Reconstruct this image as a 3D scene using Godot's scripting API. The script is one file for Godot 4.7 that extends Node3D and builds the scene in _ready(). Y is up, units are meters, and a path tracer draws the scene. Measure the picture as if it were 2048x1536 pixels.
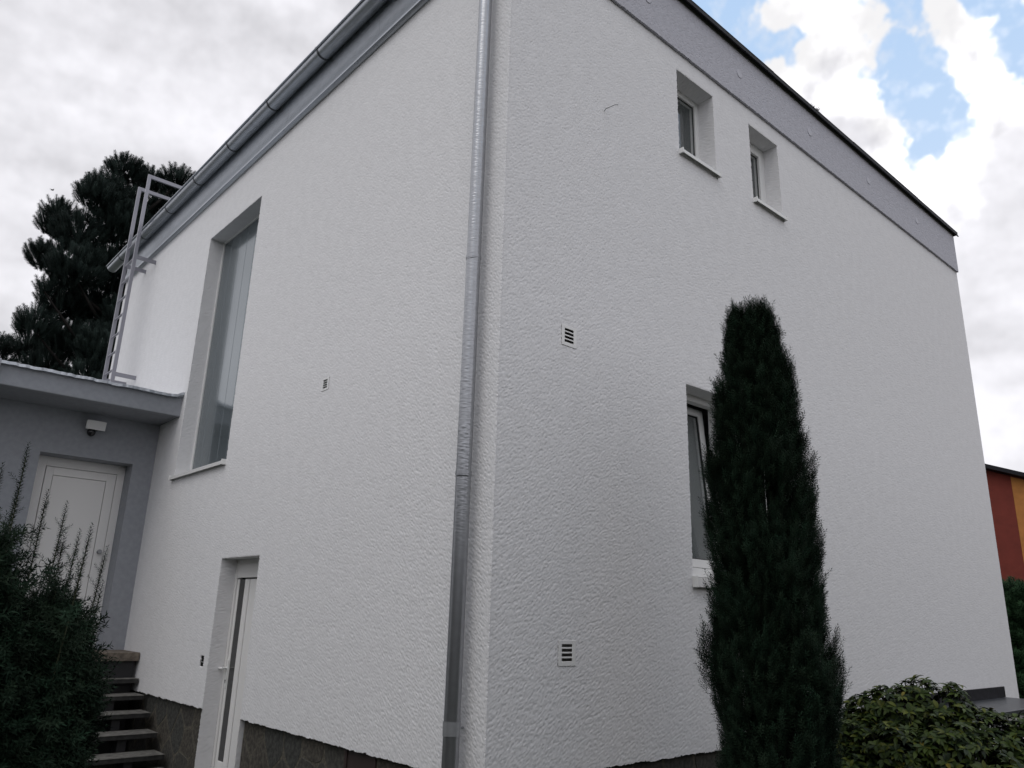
extends Node3D

const GROUND := -0.06
const WALL_BOTTOM := 0.61
const WALL_TOP := 6.99
const HOUSE_LONG := 10.15      # along the wall with the gutter
const HOUSE_WIDE := 9.4        # along the wall with the small windows

var rng := RandomNumberGenerator.new()
var lumps := FastNoiseLite.new()
var grains := FastNoiseLite.new()
var waves := FastNoiseLite.new()
var pebbles := FastNoiseLite.new()
var M := {}
var taken := {}


# ------------------------------------------------------------------ shapes
class Shape:
	var v := PackedVector3Array()
	var n := PackedVector3Array()
	var i := PackedInt32Array()

	func tri(a: Vector3, b: Vector3, c: Vector3, out: Vector3) -> void:
		var g := (b - a).cross(c - a)
		var k := v.size()
		if g.dot(out) > 0.0:
			v.append(a); v.append(c); v.append(b)
		else:
			v.append(a); v.append(b); v.append(c)
		var m := g.normalized()
		if m.dot(out) < 0.0:
			m = -m
		n.append(m); n.append(m); n.append(m)
		i.append(k); i.append(k + 1); i.append(k + 2)

	func quad(a: Vector3, b: Vector3, c: Vector3, d: Vector3, out: Vector3) -> void:
		tri(a, b, c, out)
		tri(a, c, d, out)

	# a box with chamfered edges, between two corners, turned by basis round its centre
	func box(lo: Vector3, hi: Vector3, bevel := 0.003, turn := Basis.IDENTITY) -> void:
		var c := (lo + hi) * 0.5
		var h := ((hi - lo) * 0.5).abs()
		var e: float = minf(bevel, minf(h.x, minf(h.y, h.z)) * 0.6)
		var p := func(x: float, y: float, z: float) -> Vector3: return c + turn * Vector3(x, y, z)
		for s in [-1.0, 1.0]:
			quad(p.call(s * h.x, -h.y + e, -h.z + e), p.call(s * h.x, h.y - e, -h.z + e), p.call(s * h.x, h.y - e, h.z - e), p.call(s * h.x, -h.y + e, h.z - e), turn * Vector3(s, 0, 0))
			quad(p.call(-h.x + e, s * h.y, -h.z + e), p.call(h.x - e, s * h.y, -h.z + e), p.call(h.x - e, s * h.y, h.z - e), p.call(-h.x + e, s * h.y, h.z - e), turn * Vector3(0, s, 0))
			quad(p.call(-h.x + e, -h.y + e, s * h.z), p.call(h.x - e, -h.y + e, s * h.z), p.call(h.x - e, h.y - e, s * h.z), p.call(-h.x + e, h.y - e, s * h.z), turn * Vector3(0, 0, s))
			for t in [-1.0, 1.0]:
				quad(p.call(s * h.x, t * (h.y - e), -h.z + e), p.call(s * (h.x - e), t * h.y, -h.z + e), p.call(s * (h.x - e), t * h.y, h.z - e), p.call(s * h.x, t * (h.y - e), h.z - e), turn * Vector3(s, t, 0))
				quad(p.call(s * h.x, -h.y + e, t * (h.z - e)), p.call(s * (h.x - e), -h.y + e, t * h.z), p.call(s * (h.x - e), h.y - e, t * h.z), p.call(s * h.x, h.y - e, t * (h.z - e)), turn * Vector3(s, 0, t))
				quad(p.call(-h.x + e, s * h.y, t * (h.z - e)), p.call(-h.x + e, s * (h.y - e), t * h.z), p.call(h.x - e, s * (h.y - e), t * h.z), p.call(h.x - e, s * h.y, t * (h.z - e)), turn * Vector3(0, s, t))
				for r in [-1.0, 1.0]:
					tri(p.call(s * h.x, t * (h.y - e), r * (h.z - e)), p.call(s * (h.x - e), t * h.y, r * (h.z - e)), p.call(s * (h.x - e), t * (h.y - e), r * h.z), turn * Vector3(s, t, r))

	# a smooth tube along points with a radius at each
	func tube(points: Array, radii: Array, sides := 8, caps := true) -> void:
		var k := v.size()
		var side := Vector3.RIGHT
		for a in points.size():
			var along: Vector3 = (points[mini(a + 1, points.size() - 1)] - points[maxi(a - 1, 0)]).normalized()
			side = side - along * side.dot(along)
			if side.length() < 0.05:
				side = along.cross(Vector3(0.3, 0.5, 0.8))
			side = side.normalized()
			var up := along.cross(side)
			for b in sides:
				var t := TAU * b / sides
				var d := side * cos(t) + up * sin(t)
				v.append(points[a] + d * radii[a])
				n.append(d)
		for a in points.size() - 1:
			for b in sides:
				var c := (b + 1) % sides
				var q := [k + a * sides + b, k + a * sides + c, k + (a + 1) * sides + c, k + (a + 1) * sides + b]
				i.append_array(PackedInt32Array([q[0], q[2], q[1], q[0], q[3], q[2]]))
		if caps:
			for end in [0, points.size() - 1]:
				var out: Vector3 = (points[end] - points[1 if end == 0 else end - 1]).normalized()
				for b in range(1, sides - 1):
					tri(v[k + end * sides], v[k + end * sides + b], v[k + end * sides + b + 1], out)

	# a section (x, y) swept along z from z0 to z1; closed or open
	func sweep(section: Array, z0: float, z1: float, closed := false, smooth := false) -> void:
		var m := section.size()
		var count := m if closed else m - 1
		for a in count:
			var p: Vector2 = section[a]
			var q: Vector2 = section[(a + 1) % m]
			var d := (q - p).normalized()
			var out := Vector3(-d.y, d.x, 0)
			var k := v.size()
			v.append_array(PackedVector3Array([Vector3(p.x, p.y, z0), Vector3(q.x, q.y, z0), Vector3(q.x, q.y, z1), Vector3(p.x, p.y, z1)]))
			var na := out
			var nb := out
			if smooth:
				if a > 0 or closed:
					var e: Vector2 = (p - section[(a - 1 + m) % m]).normalized()
					na = (out + Vector3(-e.y, e.x, 0)).normalized()
				if a < count - 1 or closed:
					var e: Vector2 = (section[(a + 2) % m] - q).normalized()
					nb = (out + Vector3(-e.y, e.x, 0)).normalized()
			n.append_array(PackedVector3Array([na, nb, nb, na]))
			i.append_array(PackedInt32Array([k, k + 1, k + 2, k, k + 2, k + 3]))

	# a flat polygon (points in order) pushed out along a direction, its rim bevelled
	func slab(points: Array, out: Vector3, thick: float, bevel: float) -> void:
		var mid := Vector3.ZERO
		for p in points:
			mid += p
		mid /= points.size()
		var rim := []
		var top := []
		for p in points:
			var inward: Vector3 = (mid - p).normalized()
			rim.append(p + out * (thick - bevel))
			top.append(p + out * thick + inward * bevel * 1.4)
		for a in points.size():
			var b := (a + 1) % points.size()
			var away: Vector3 = (points[a] + points[b]) * 0.5 - mid
			quad(points[a], points[b], rim[b], rim[a], away)
			quad(rim[a], rim[b], top[b], top[a], away + out * away.length())
			tri(top[a], top[b], mid + out * thick, out)

	func mesh(material: Material, flat := false) -> ArrayMesh:
		var arrays := []
		arrays.resize(Mesh.ARRAY_MAX)
		arrays[Mesh.ARRAY_VERTEX] = v
		if not flat:
			arrays[Mesh.ARRAY_NORMAL] = n
		arrays[Mesh.ARRAY_INDEX] = i
		var m := ArrayMesh.new()
		m.add_surface_from_arrays(Mesh.PRIMITIVE_TRIANGLES, arrays)
		m.surface_set_material(0, material)
		return m


func numbered(called: String) -> String:
	if not taken.has(called):
		taken[called] = 0
		return called
	taken[called] += 1
	return "%s_%03d" % [called, taken[called]]


func thing(called: String, label: String, category: String, at := Vector3.ZERO, group := "") -> Node3D:
	var o := Node3D.new()
	o.name = numbered(called)
	add_child(o)
	o.position = at
	o.set_meta("label", label)
	o.set_meta("category", category)
	if group:
		o.set_meta("group", group)
	return o


func part(called: String, mesh: Mesh, parent: Node3D) -> MeshInstance3D:
	var o := MeshInstance3D.new()
	o.mesh = mesh
	var k := 0
	var full := called
	while parent.has_node(NodePath(full)):
		k += 1
		full = "%s_%03d" % [called, k]
	o.name = full
	parent.add_child(o, true)
	return o


func boxed(called: String, lo: Vector3, hi: Vector3, m: Material, parent: Node3D, bevel := 0.003) -> MeshInstance3D:
	var s := Shape.new()
	s.box(lo, hi, bevel)
	return part(called, s.mesh(m), parent)


func lone(called: String, mesh: Mesh, label: String, category: String) -> MeshInstance3D:
	var o := MeshInstance3D.new()
	o.mesh = mesh
	o.name = numbered(called)
	add_child(o)
	if category:
		o.set_meta("label", label)
		o.set_meta("category", category)
	return o


# ------------------------------------------------------------------ materials
func paint(r: float, g: float, b: float, rough := 0.8, metal := 0.0) -> StandardMaterial3D:
	var m := StandardMaterial3D.new()
	m.albedo_color = Color(r, g, b).linear_to_srgb()
	m.roughness = rough
	m.metallic = metal
	return m


func noise_map(freq: float, octaves: int, sd: int, size := 512, low := 0.0, high := 1.0, kind := FastNoiseLite.TYPE_SIMPLEX_SMOOTH) -> NoiseTexture2D:
	var f := FastNoiseLite.new()
	f.noise_type = kind
	f.frequency = freq
	f.seed = sd
	f.fractal_octaves = octaves
	var t := NoiseTexture2D.new()
	t.width = size
	t.height = size
	t.seamless = true
	t.noise = f
	var ramp := Gradient.new()
	ramp.set_color(0, Color(low, low, low))
	ramp.set_color(1, Color(high, high, high))
	t.color_ramp = ramp
	return t


func grained(m: StandardMaterial3D, colours: Texture2D, relief: Texture2D, per_metre: float, centimetres: float) -> StandardMaterial3D:
	m.uv1_triplanar = true
	m.uv1_world_triplanar = true
	m.uv1_scale = Vector3.ONE * per_metre
	if colours:
		m.albedo_texture = colours
	if relief:
		m.heightmap_enabled = true
		m.heightmap_texture = relief
		m.heightmap_scale = centimetres
	return m


func make_materials() -> void:
	var patches := noise_map(0.012, 5, 11, 512, 0.93, 1.0)
	var blotches := noise_map(0.02, 5, 12, 512, 0.6, 1.0)
	var speckle := noise_map(0.16, 3, 13, 512)
	M.plaster = grained(paint(0.79, 0.786, 0.794, 0.95), noise_map(0.03, 5, 17, 512, 0.965, 1.0), null, 0.4, 0)
	M.grey_plaster = grained(paint(0.52, 0.52, 0.57, 0.95), patches, speckle, 1.6, 0.1)
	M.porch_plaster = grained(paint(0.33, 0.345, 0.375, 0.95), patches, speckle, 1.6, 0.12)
	M.zinc = grained(paint(0.52, 0.55, 0.59, 0.38, 0.72), patches, null, 1.3, 0)
	M.pipe = grained(paint(0.37, 0.38, 0.4, 0.32, 0.85), patches, null, 2.1, 0)
	M.shaded_strap = paint(0.1, 0.105, 0.115, 0.5, 0.6)  # bracket colour darkened to stand for the shadow gap at each strap
	M.clip = paint(0.36, 0.37, 0.385, 0.45, 0.6)
	M.dark_metal = grained(paint(0.022, 0.023, 0.029, 0.6), blotches, null, 1.0, 0)
	M.dark_metal.metallic_specular = 0.3
	M.patch = paint(0.53, 0.53, 0.58, 0.8)
	M.cover_metal = grained(paint(0.075, 0.085, 0.1, 0.35, 0.3), blotches, null, 0.8, 0)
	M.white = paint(0.78, 0.78, 0.77, 0.4)
	M.door_white = paint(0.8, 0.79, 0.775, 0.38)
	M.gasket = paint(0.012, 0.012, 0.013, 0.6)
	M.room = paint(0.45, 0.43, 0.4, 0.95)
	M.curtain = paint(0.09, 0.088, 0.09, 0.95)
	M.hatch = paint(0.035, 0.022, 0.02, 0.6)
	var glass := StandardMaterial3D.new()
	glass.albedo_color = Color(0.9, 0.95, 0.95, 0.08)
	glass.transparency = BaseMaterial3D.TRANSPARENCY_ALPHA
	glass.roughness = 0.03
	M.glass = glass
	M.channel_glass = grained(paint(0.17, 0.2, 0.215, 0.14, 0.5), null, null, 0.5, 0)
	M.channel_glass.metallic_specular = 0.8
	M.ladder = paint(0.29, 0.29, 0.325, 0.4, 0.5)
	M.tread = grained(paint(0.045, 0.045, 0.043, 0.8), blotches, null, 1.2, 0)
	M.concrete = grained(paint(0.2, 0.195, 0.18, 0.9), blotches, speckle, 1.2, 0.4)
	M.landing = grained(paint(0.24, 0.2, 0.16, 0.9), blotches, speckle, 1.2, 0.4)
	M.black_steel = paint(0.02, 0.02, 0.022, 0.6)
	M.mortar = grained(paint(0.17, 0.155, 0.12, 0.95), blotches, speckle, 3.0, 0.4)
	M.stones = []
	for c in [Vector3(0.11, 0.105, 0.09), Vector3(0.095, 0.096, 0.086), Vector3(0.125, 0.112, 0.09), Vector3(0.1, 0.092, 0.08)]:
		M.stones.append(grained(paint(c.x, c.y, c.z, 0.85), noise_map(0.03, 5, 40 + M.stones.size(), 256, 0.55, 1.0), speckle, 2.5, 0.6))
	M.bark = grained(paint(0.03, 0.026, 0.023, 0.95), blotches, speckle, 2.0, 1.0)
	M.twig = paint(0.05, 0.06, 0.03, 0.9)
	M.ground = grained(paint(0.045, 0.055, 0.028, 1.0), blotches, speckle, 0.9, 2.0)
	M.needles = paint(1, 1, 1, 0.7)
	M.needles.metallic_specular = 0.2
	M.needles.vertex_color_use_as_albedo = true
	M.needles.backlight_enabled = true
	M.needles.backlight = Color(0.06, 0.09, 0.03)
	M.leaf_many = paint(1, 1, 1, 0.5)
	M.leaf_many.metallic_specular = 0.3
	M.leaf_many.vertex_color_use_as_albedo = true


# ------------------------------------------------------------------ sky
# blue gaps in the cloud: azimuth, elevation, half width, half height (degrees)
var gaps := [
	Vector4(58.5, 41.5, 5.6, 5.4), Vector4(62.3, 38.6, 3.4, 2.2), Vector4(72.6, 39.5, 3.6, 4.4), Vector4(72.6, 34.2, 2.5, 4.6), Vector4(71.6, 36.6, 2.8, 2.6), Vector4(79.6, 34.6, 2.2, 2.2), Vector4(78.0, 39.4, 3.4, 2.4),
	Vector4(64.0, 50.0, 12.0, 7.0), Vector4(118.0, 36.0, 9.0, 8.0), Vector4(170.0, 50.0, 16.0, 9.0), Vector4(232.0, 34.0, 10.0, 7.0), Vector4(292.0, 48.0, 12.0, 8.0), Vector4(96.0, 24.0, 7.0, 4.0), Vector4(338.0, 62.0, 16.0, 7.0)]
var cloud_a := FastNoiseLite.new()
var cloud_b := FastNoiseLite.new()
var cloud_c := FastNoiseLite.new()


func sky_at(az: float, el: float) -> Color:
	var ca := deg_to_rad(az)
	var ce := deg_to_rad(el)
	var d := Vector3(sin(ca) * cos(ce), sin(ce), -cos(ca) * cos(ce))
	var puff := cloud_a.get_noise_3dv(d)
	var wisp := cloud_b.get_noise_3dv(d)
	var broad := cloud_c.get_noise_3dv(d * Vector3(1, 2.2, 1))
	var gap := -3.0
	for g in gaps:
		var da := absf(wrapf(az - g.x, -180.0, 180.0)) * cos(ce) / 0.82
		var de := absf(el - g.y)
		if da < g.z * 3.0 and de < g.w * 3.0:
			gap = maxf(gap, 1.0 - sqrt((da / g.z) ** 2 + (de / g.w) ** 2))
	var edge := gap * 1.15 + puff * 1.35 + wisp * 0.35
	var blue := smoothstep(-0.02, 0.3, edge) * clampf(1.0 - 0.5 * maxf(0.0, wisp), 0.0, 1.0)
	# the thick middle of a cloud is grey, its thin sunlit rim white
	var white := smoothstep(-1.25, -0.15, edge)
	var shade := clampf(0.5 + broad * 1.15 + wisp * 0.25, 0.0, 1.0)
	var low := smoothstep(25.0, 4.0, el)
	var bright := lerpf(lerpf(0.57, 0.81, shade), lerpf(0.76, 1.1, smoothstep(-0.3, 0.3, broad * 0.6 + puff * 0.9 + 0.1)), white)
	bright = lerpf(bright, bright * 1.04, low)
	var cloud := Color(bright, bright * 0.992, bright * (1.045 - 0.04 * white))
	var air := Color(0.39, 0.54, 0.76).lerp(Color(0.53, 0.65, 0.82), smoothstep(45.0, 15.0, el))
	return cloud.lerp(air, blue) * 0.94


func strip(width: int, az0: float, az1: float, height: int, el1: float, el0: float) -> Image:
	var f := PackedFloat32Array()
	f.resize(width * height * 3)
	var k := 0
	for y in height:
		var el := lerpf(el1, el0, (y + 0.5) / height)
		for x in width:
			var c := Color(0.13, 0.135, 0.12) if el < 0.0 else sky_at(lerpf(az0, az1, (x + 0.5) / width), el)
			f[k] = c.r
			f[k + 1] = c.g
			f[k + 2] = c.b
			k += 3
	return Image.create_from_data(width, height, false, Image.FORMAT_RGBF, f.to_byte_array())


func make_sky() -> Sky:
	for a in [[cloud_a, 6.0, 7, 5], [cloud_b, 30.0, 4, 6], [cloud_c, 2.6, 5, 7]]:
		a[0].noise_type = FastNoiseLite.TYPE_SIMPLEX
		a[0].frequency = a[1]
		a[0].fractal_octaves = a[2]
		a[0].fractal_gain = 0.56
		a[0].seed = a[3]
	var whole := strip(512, 0, 360, 256, 90, -90)
	whole.resize(3072, 1536, Image.INTERPOLATE_BILINEAR)
	var fine := strip(853, 0, 853 / 3072.0 * 360.0, 555, 90 - 213 / 1536.0 * 180.0, 90 - 768 / 1536.0 * 180.0)   # the same sky, sampled finer where the camera looks
	whole.blit_rect(fine, Rect2i(0, 0, 853, 555), Vector2i(0, 213))
	var m := PanoramaSkyMaterial.new()
	m.panorama = ImageTexture.create_from_image(whole)
	m.energy_multiplier = 1.0
	var s := Sky.new()
	s.sky_material = m
	return s


# ------------------------------------------------------------------ rough plaster
# a wall of the house: s runs from the corner, out is the way it faces
func wall_at(on_a: bool, s: float, y: float, proud: float) -> Vector3:
	return Vector3(-proud, y, -s) if on_a else Vector3(s, y, proud)


func relief(p: Vector3) -> float:
	var turned := Vector3(0.64 * p.x + 0.48 * p.y + 0.6 * p.z, -0.6 * p.x + 0.8 * p.y, -0.48 * p.x - 0.36 * p.y + 0.8 * p.z)   # off the noise's own axes
	var cell := pebbles.get_noise_3dv(turned)
	var a := lumps.get_noise_3dv(turned)
	return -0.0038 * (cell + 0.55) + 0.0011 * a - 0.0042 * smoothstep(0.12, 0.42, a)


func lines(stops: Array, step: Callable) -> PackedFloat32Array:
	var out := PackedFloat32Array()
	for a in stops.size() - 1:
		var lo: float = stops[a]
		var hi: float = stops[a + 1]
		var here: float = step.call((lo + hi) * 0.5) if hi - lo < 1.0 else 0.0
		if here > 0.0:
			var count := maxi(1, roundi((hi - lo) / here))
			for k in count:
				out.append(lerpf(lo, hi, float(k) / count))
		else:
			var marks := [lo]
			var at := lo
			while at < hi:
				at += step.call(at)
				marks.append(at)
			var squeeze: float = (hi - lo) / (marks[-1] - lo)
			for k in marks.size() - 1:
				out.append(lo + (marks[k] - lo) * squeeze)
	out.append(stops[-1])
	return out


func rough_wall(on_a: bool, length: float, openings: Array, house: Node3D) -> void:
	var s_stops := [0.0, length]
	var y_stops := [WALL_BOTTOM, WALL_TOP]
	for o in openings:
		s_stops.append(o[0]); s_stops.append(o[1])
		if o[2] > WALL_BOTTOM:
			y_stops.append(o[2])
		y_stops.append(o[3])
	for list in [s_stops, y_stops]:
		list.sort()
		for k in range(list.size() - 1, 0, -1):
			if list[k] - list[k - 1] < 0.003:
				list.remove_at(k)
	var near := Vector2(3.22, 3.82) if on_a else Vector2(3.82, 3.22)
	var step_s := func(s: float) -> float: return 0.0076 * pow(Vector2(near.x, near.y + s).length() / 5.0, 1.3)
	var step_y := func(y: float) -> float: return 0.0074 * (1.0 + 0.05 * maxf(0.0, y - 2.0))
	var ss := lines(s_stops, step_s)
	var ys := lines(y_stops, step_y)
	var w := ss.size()
	var h := ys.size()
	var s := Shape.new()
	s.v.resize(w * h)
	var bottom := ys[0]
	var edge_s := {}
	var edge_y := {}
	for o in openings:
		edge_s[snappedf(o[0], 0.0005)] = true
		edge_s[snappedf(o[1], 0.0005)] = true
		edge_y[snappedf(o[2], 0.0005)] = true
		edge_y[snappedf(o[3], 0.0005)] = true
	for y in h:
		for x in w:
			# the grid's own lines are shaken off, except where it meets an edge
			var u := ss[x]
			var t := ys[y]
			if x > 0 and x < w - 1 and not edge_s.has(snappedf(u, 0.0005)):
				u += rng.randf_range(-0.36, 0.36) * minf(ss[x + 1] - u, u - ss[x - 1])
			if y > 0 and y < h - 1 and not edge_y.has(snappedf(t, 0.0005)):
				t += rng.randf_range(-0.36, 0.36) * minf(ys[y + 1] - t, t - ys[y - 1])
			s.v[y * w + x] = plaster_point(on_a, u, t)
	# ragged arrises round the openings and along the foot
	for o in openings:
		for y in h:
			if ys[y] < o[2] - 0.001 or ys[y] > o[3] + 0.001:
				continue
			for x in w:
				var on_side: bool = absf(ss[x] - o[0]) < 0.0006 or absf(ss[x] - o[1]) < 0.0006
				var on_level: bool = absf(ys[y] - o[2]) < 0.0006 or absf(ys[y] - o[3]) < 0.0006
				if (on_side or on_level) and ss[x] > o[0] - 0.001 and ss[x] < o[1] + 0.001:
					s.v[y * w + x] = arris(on_a, ss[x], ys[y])
	for x in w:
		s.v[x] = foot(on_a, ss[x], bottom)
	var idx := PackedInt32Array()
	idx.resize((w - 1) * (h - 1) * 6)
	var k := 0
	var spans := []
	for y in h - 1:
		var my := (ys[y] + ys[y + 1]) * 0.5
		spans.clear()
		for o in openings:
			if my > o[2] and my < o[3]:
				spans.append(o)
		for x in w - 1:
			var mx := (ss[x] + ss[x + 1]) * 0.5
			var open := false
			for o in spans:
				if mx > o[0] and mx < o[1]:
					open = true
			if open:
				continue
			var a := y * w + x
			if on_a:
				idx[k] = a; idx[k + 1] = a + 1; idx[k + 2] = a + w + 1
				idx[k + 3] = a; idx[k + 4] = a + w + 1; idx[k + 5] = a + w
			else:
				idx[k] = a; idx[k + 1] = a + w + 1; idx[k + 2] = a + 1
				idx[k + 3] = a; idx[k + 4] = a + w; idx[k + 5] = a + w + 1
			k += 6
	idx.resize(k)
	s.i = idx
	# the reveals, from the arris inwards, and the underside of the plaster at the plinth
	for o in openings:
		var rim := []
		var top := []
		var bot := []
		for x in w:
			if ss[x] > o[0] - 0.001 and ss[x] < o[1] + 0.001:
				top.append(Vector2(ss[x], o[3]))
				bot.append(Vector2(ss[x], o[2]))
		var left := []
		var right := []
		for y in h:
			if ys[y] > o[2] - 0.001 and ys[y] < o[3] + 0.001:
				left.append(Vector2(o[0], ys[y]))
				right.append(Vector2(o[1], ys[y]))
		if o[2] < WALL_BOTTOM:
			var down := []
			for q in 60:
				down.append(lerpf(o[2], WALL_BOTTOM, q / 60.0))
			var l2 := []
			var r2 := []
			for q in down:
				l2.append(Vector2(o[0], q)); r2.append(Vector2(o[1], q))
			left = l2 + left
			right = r2 + right
		rim = [[left, Vector2(1, 0)], [right, Vector2(-1, 0)], [top, Vector2(0, -1)]]
		if o[2] > WALL_BOTTOM:
			rim.append([bot, Vector2(0, 1)])
		for r in rim:
			reveal(s, on_a, r[0], r[1], o[4])
	for x in w - 1:
		var mx := (ss[x] + ss[x + 1]) * 0.5
		var open := false
		for o in openings:
			if o[2] < WALL_BOTTOM and mx > o[0] and mx < o[1]:
				open = true
		if not open:
			var a := s.v[x]
			var b := s.v[x + 1]
			var inward := Vector3(0.06, 0, 0) if on_a else Vector3(0, 0, -0.06)
			var q := s.v.size()
			s.v.append_array(PackedVector3Array([a, b, b + inward + Vector3(0, 0.004, 0), a + inward + Vector3(0, 0.004, 0)]))
			s.i.append_array(PackedInt32Array([q, q + 1, q + 2, q, q + 2, q + 3]))
	# round the corner of the house
	if on_a:
		for y in h - 1:
			var a := plaster_point(true, 0, ys[y]) if y > 0 else foot(true, 0, ys[y])
			var b := plaster_point(true, 0, ys[y + 1])
			var q := s.v.size()
			var t := Vector3(0.004, 0, 0.004)
			s.v.append_array(PackedVector3Array([a, b, b + t, a + t]))
			s.i.append_array(PackedInt32Array([q, q + 1, q + 2, q, q + 2, q + 3]))
	s.n.resize(s.v.size())
	var v := s.v
	var n := s.n
	var ii := s.i
	for q in range(0, ii.size(), 3):
		var a := ii[q]
		var b := ii[q + 1]
		var c := ii[q + 2]
		var g := (v[c] - v[a]).cross(v[b] - v[a])
		n[a] += g
		n[b] += g
		n[c] += g
	for q in n.size():
		n[q] = n[q].normalized()
	s.n = n
	part("wall", s.mesh(M.plaster), house)


func plaster_point(on_a: bool, s: float, y: float) -> Vector3:
	var p := wall_at(on_a, s, y, 0.0)
	var far := p.distance_to(Vector3(-3.2, 1.5, 3.8))
	var h := relief(p) * pow(clampf(5.3 / far, 0.3, 1.0), 1.3)
	if s < 0.014:
		h -= 0.004 * (1.0 - s / 0.014) ** 2
	return wall_at(on_a, s, y, h + (0.0 if on_a else 0.0))


func arris(on_a: bool, s: float, y: float) -> Vector3:
	var p := wall_at(on_a, s, y, 0.0)
	var j := grains.get_noise_3dv(p * 0.7 + Vector3(7, 3, 1)) * 0.006
	var j2 := lumps.get_noise_3dv(p * 0.8 + Vector3(2, 9, 4)) * 0.006
	return wall_at(on_a, s + j, y + j2, relief(p) - 0.002)


func foot(on_a: bool, s: float, y: float) -> Vector3:
	var p := wall_at(on_a, s, y, 0.0)
	var j := lumps.get_noise_3dv(p * 0.9 + Vector3(5, 1, 2)) * 0.009 + waves.get_noise_3dv(p * 3.0) * 0.008
	return wall_at(on_a, s, y + j, relief(p))


func reveal(s: Shape, on_a: bool, line: Array, inward: Vector2, depth: float) -> void:
	var steps := maxi(2, roundi(depth / 0.016))
	var k := s.v.size()
	for q in line:
		for j in steps + 1:
			var v: Vector3 = arris(on_a, q.x, q.y) if q.y > WALL_BOTTOM - 0.001 or j > 0 else arris(on_a, q.x, q.y)
			if j > 0:
				var b := wall_at(on_a, q.x, q.y, -depth * j / steps)
				var bump := relief(b * 1.1 + Vector3(3, 3, 3)) * 0.7 * (1.0 if j < steps else 0.3) + 0.001
				v = wall_at(on_a, q.x + inward.x * bump, q.y + inward.y * bump, -depth * j / steps)
			s.v.append(v)
	for a in line.size() - 1:
		for j in steps:
			var c := k + a * (steps + 1) + j
			var d := c + steps + 1
			s.i.append_array(PackedInt32Array([c, d, d + 1, c, d + 1, c + 1]))


# ------------------------------------------------------------------ the house
func box_on(s: Shape, on_a: bool, s0: float, s1: float, y0: float, y1: float, out0: float, out1: float, bevel := 0.003) -> void:
	var a := wall_at(on_a, s0, y0, out0)
	var b := wall_at(on_a, s1, y1, out1)
	s.box(Vector3(minf(a.x, b.x), y0, minf(a.z, b.z)), Vector3(maxf(a.x, b.x), y1, maxf(a.z, b.z)), bevel)


func ring_on(s: Shape, on_a: bool, s0: float, s1: float, y0: float, y1: float, wide: float, out0: float, out1: float, foot_wide := -1.0) -> void:
	var f := wide if foot_wide < 0.0 else foot_wide
	box_on(s, on_a, s0, s0 + wide, y0, y1, out0, out1)
	box_on(s, on_a, s1 - wide, s1, y0, y1, out0, out1)
	box_on(s, on_a, s0 + wide, s1 - wide, y1 - wide, y1, out0, out1 - 0.0006)
	if f > 0.0:
		box_on(s, on_a, s0 + wide, s1 - wide, y0, y0 + f, out0, out1 - 0.0006)


func sill(on_a: bool, s0: float, s1: float, y: float, depth: float, lip: float, parent: Node3D) -> void:
	var s := Shape.new()
	var out := Vector3(-1, 0, 0) if on_a else Vector3(0, 0, 1)
	var a := wall_at(on_a, s0, y + depth * 0.12, -depth)
	var b := wall_at(on_a, s1, y + depth * 0.12, -depth)
	var c := wall_at(on_a, s1, y, 0.045)
	var d := wall_at(on_a, s0, y, 0.045)
	var drop := Vector3(0, -lip, 0)
	var thin := Vector3(0, -0.004, 0)
	s.quad(a, b, c, d, Vector3.UP)
	s.quad(a + thin, b + thin, c + thin - out * 0.004, d + thin - out * 0.004, Vector3.DOWN)
	s.quad(d, c, c + drop, d + drop, out)
	s.quad(d - out * 0.004 + thin, c - out * 0.004 + thin, c - out * 0.004 + drop, d - out * 0.004 + drop, -out)
	s.quad(d + drop, c + drop, c + drop - out * 0.004, d + drop - out * 0.004, Vector3.DOWN)
	var p := part("sill", s.mesh(M.white), parent)
	for e in [s0, s1]:
		var cap := Shape.new()
		box_on(cap, on_a, e - 0.007, e + 0.007, y - lip - 0.004, y + 0.016, -0.03, 0.05, 0.002)
		part("sill_cap", cap.mesh(M.white), parent)


func pane(on_a: bool, s0: float, s1: float, y0: float, y1: float, out: float, parent: Node3D) -> void:
	var s := Shape.new()
	s.quad(wall_at(on_a, s0, y0, out), wall_at(on_a, s1, y0, out), wall_at(on_a, s1, y1, out), wall_at(on_a, s0, y1, out), Vector3(-1, 0, 0) if on_a else Vector3(0, 0, 1))
	part("pane", s.mesh(M.glass), parent)


func curtain(on_a: bool, s0: float, s1: float, y0: float, y1: float, out: float, parent: Node3D) -> void:
	var s := Shape.new()
	var count := 40
	var last := Vector3.ZERO
	for k in count + 1:
		var t := float(k) / count
		var at := wall_at(on_a, lerpf(s0, s1, t), y0, out + 0.018 * sin(t * 31.0) + 0.008 * sin(t * 57.0 + 1.0))
		if k > 0:
			s.quad(last, at, at + Vector3(0, y1 - y0, 0), last + Vector3(0, y1 - y0, 0), Vector3(-1, 0, 0) if on_a else Vector3(0, 0, 1))
		last = at
	part("curtain", s.mesh(M.curtain), parent)


func clip(poly: Array, p: Vector2, q: Vector2) -> Array:
	var mid := (p + q) * 0.5
	var dir := q - p
	var out := []
	for k in poly.size():
		var a: Vector2 = poly[k]
		var b: Vector2 = poly[(k + 1) % poly.size()]
		var da := (a - mid).dot(dir)
		var db := (b - mid).dot(dir)
		if da <= 0.0:
			out.append(a)
		if (da < 0.0 and db > 0.0) or (da > 0.0 and db < 0.0):
			out.append(a.lerp(b, da / (da - db)))
	return out


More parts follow.
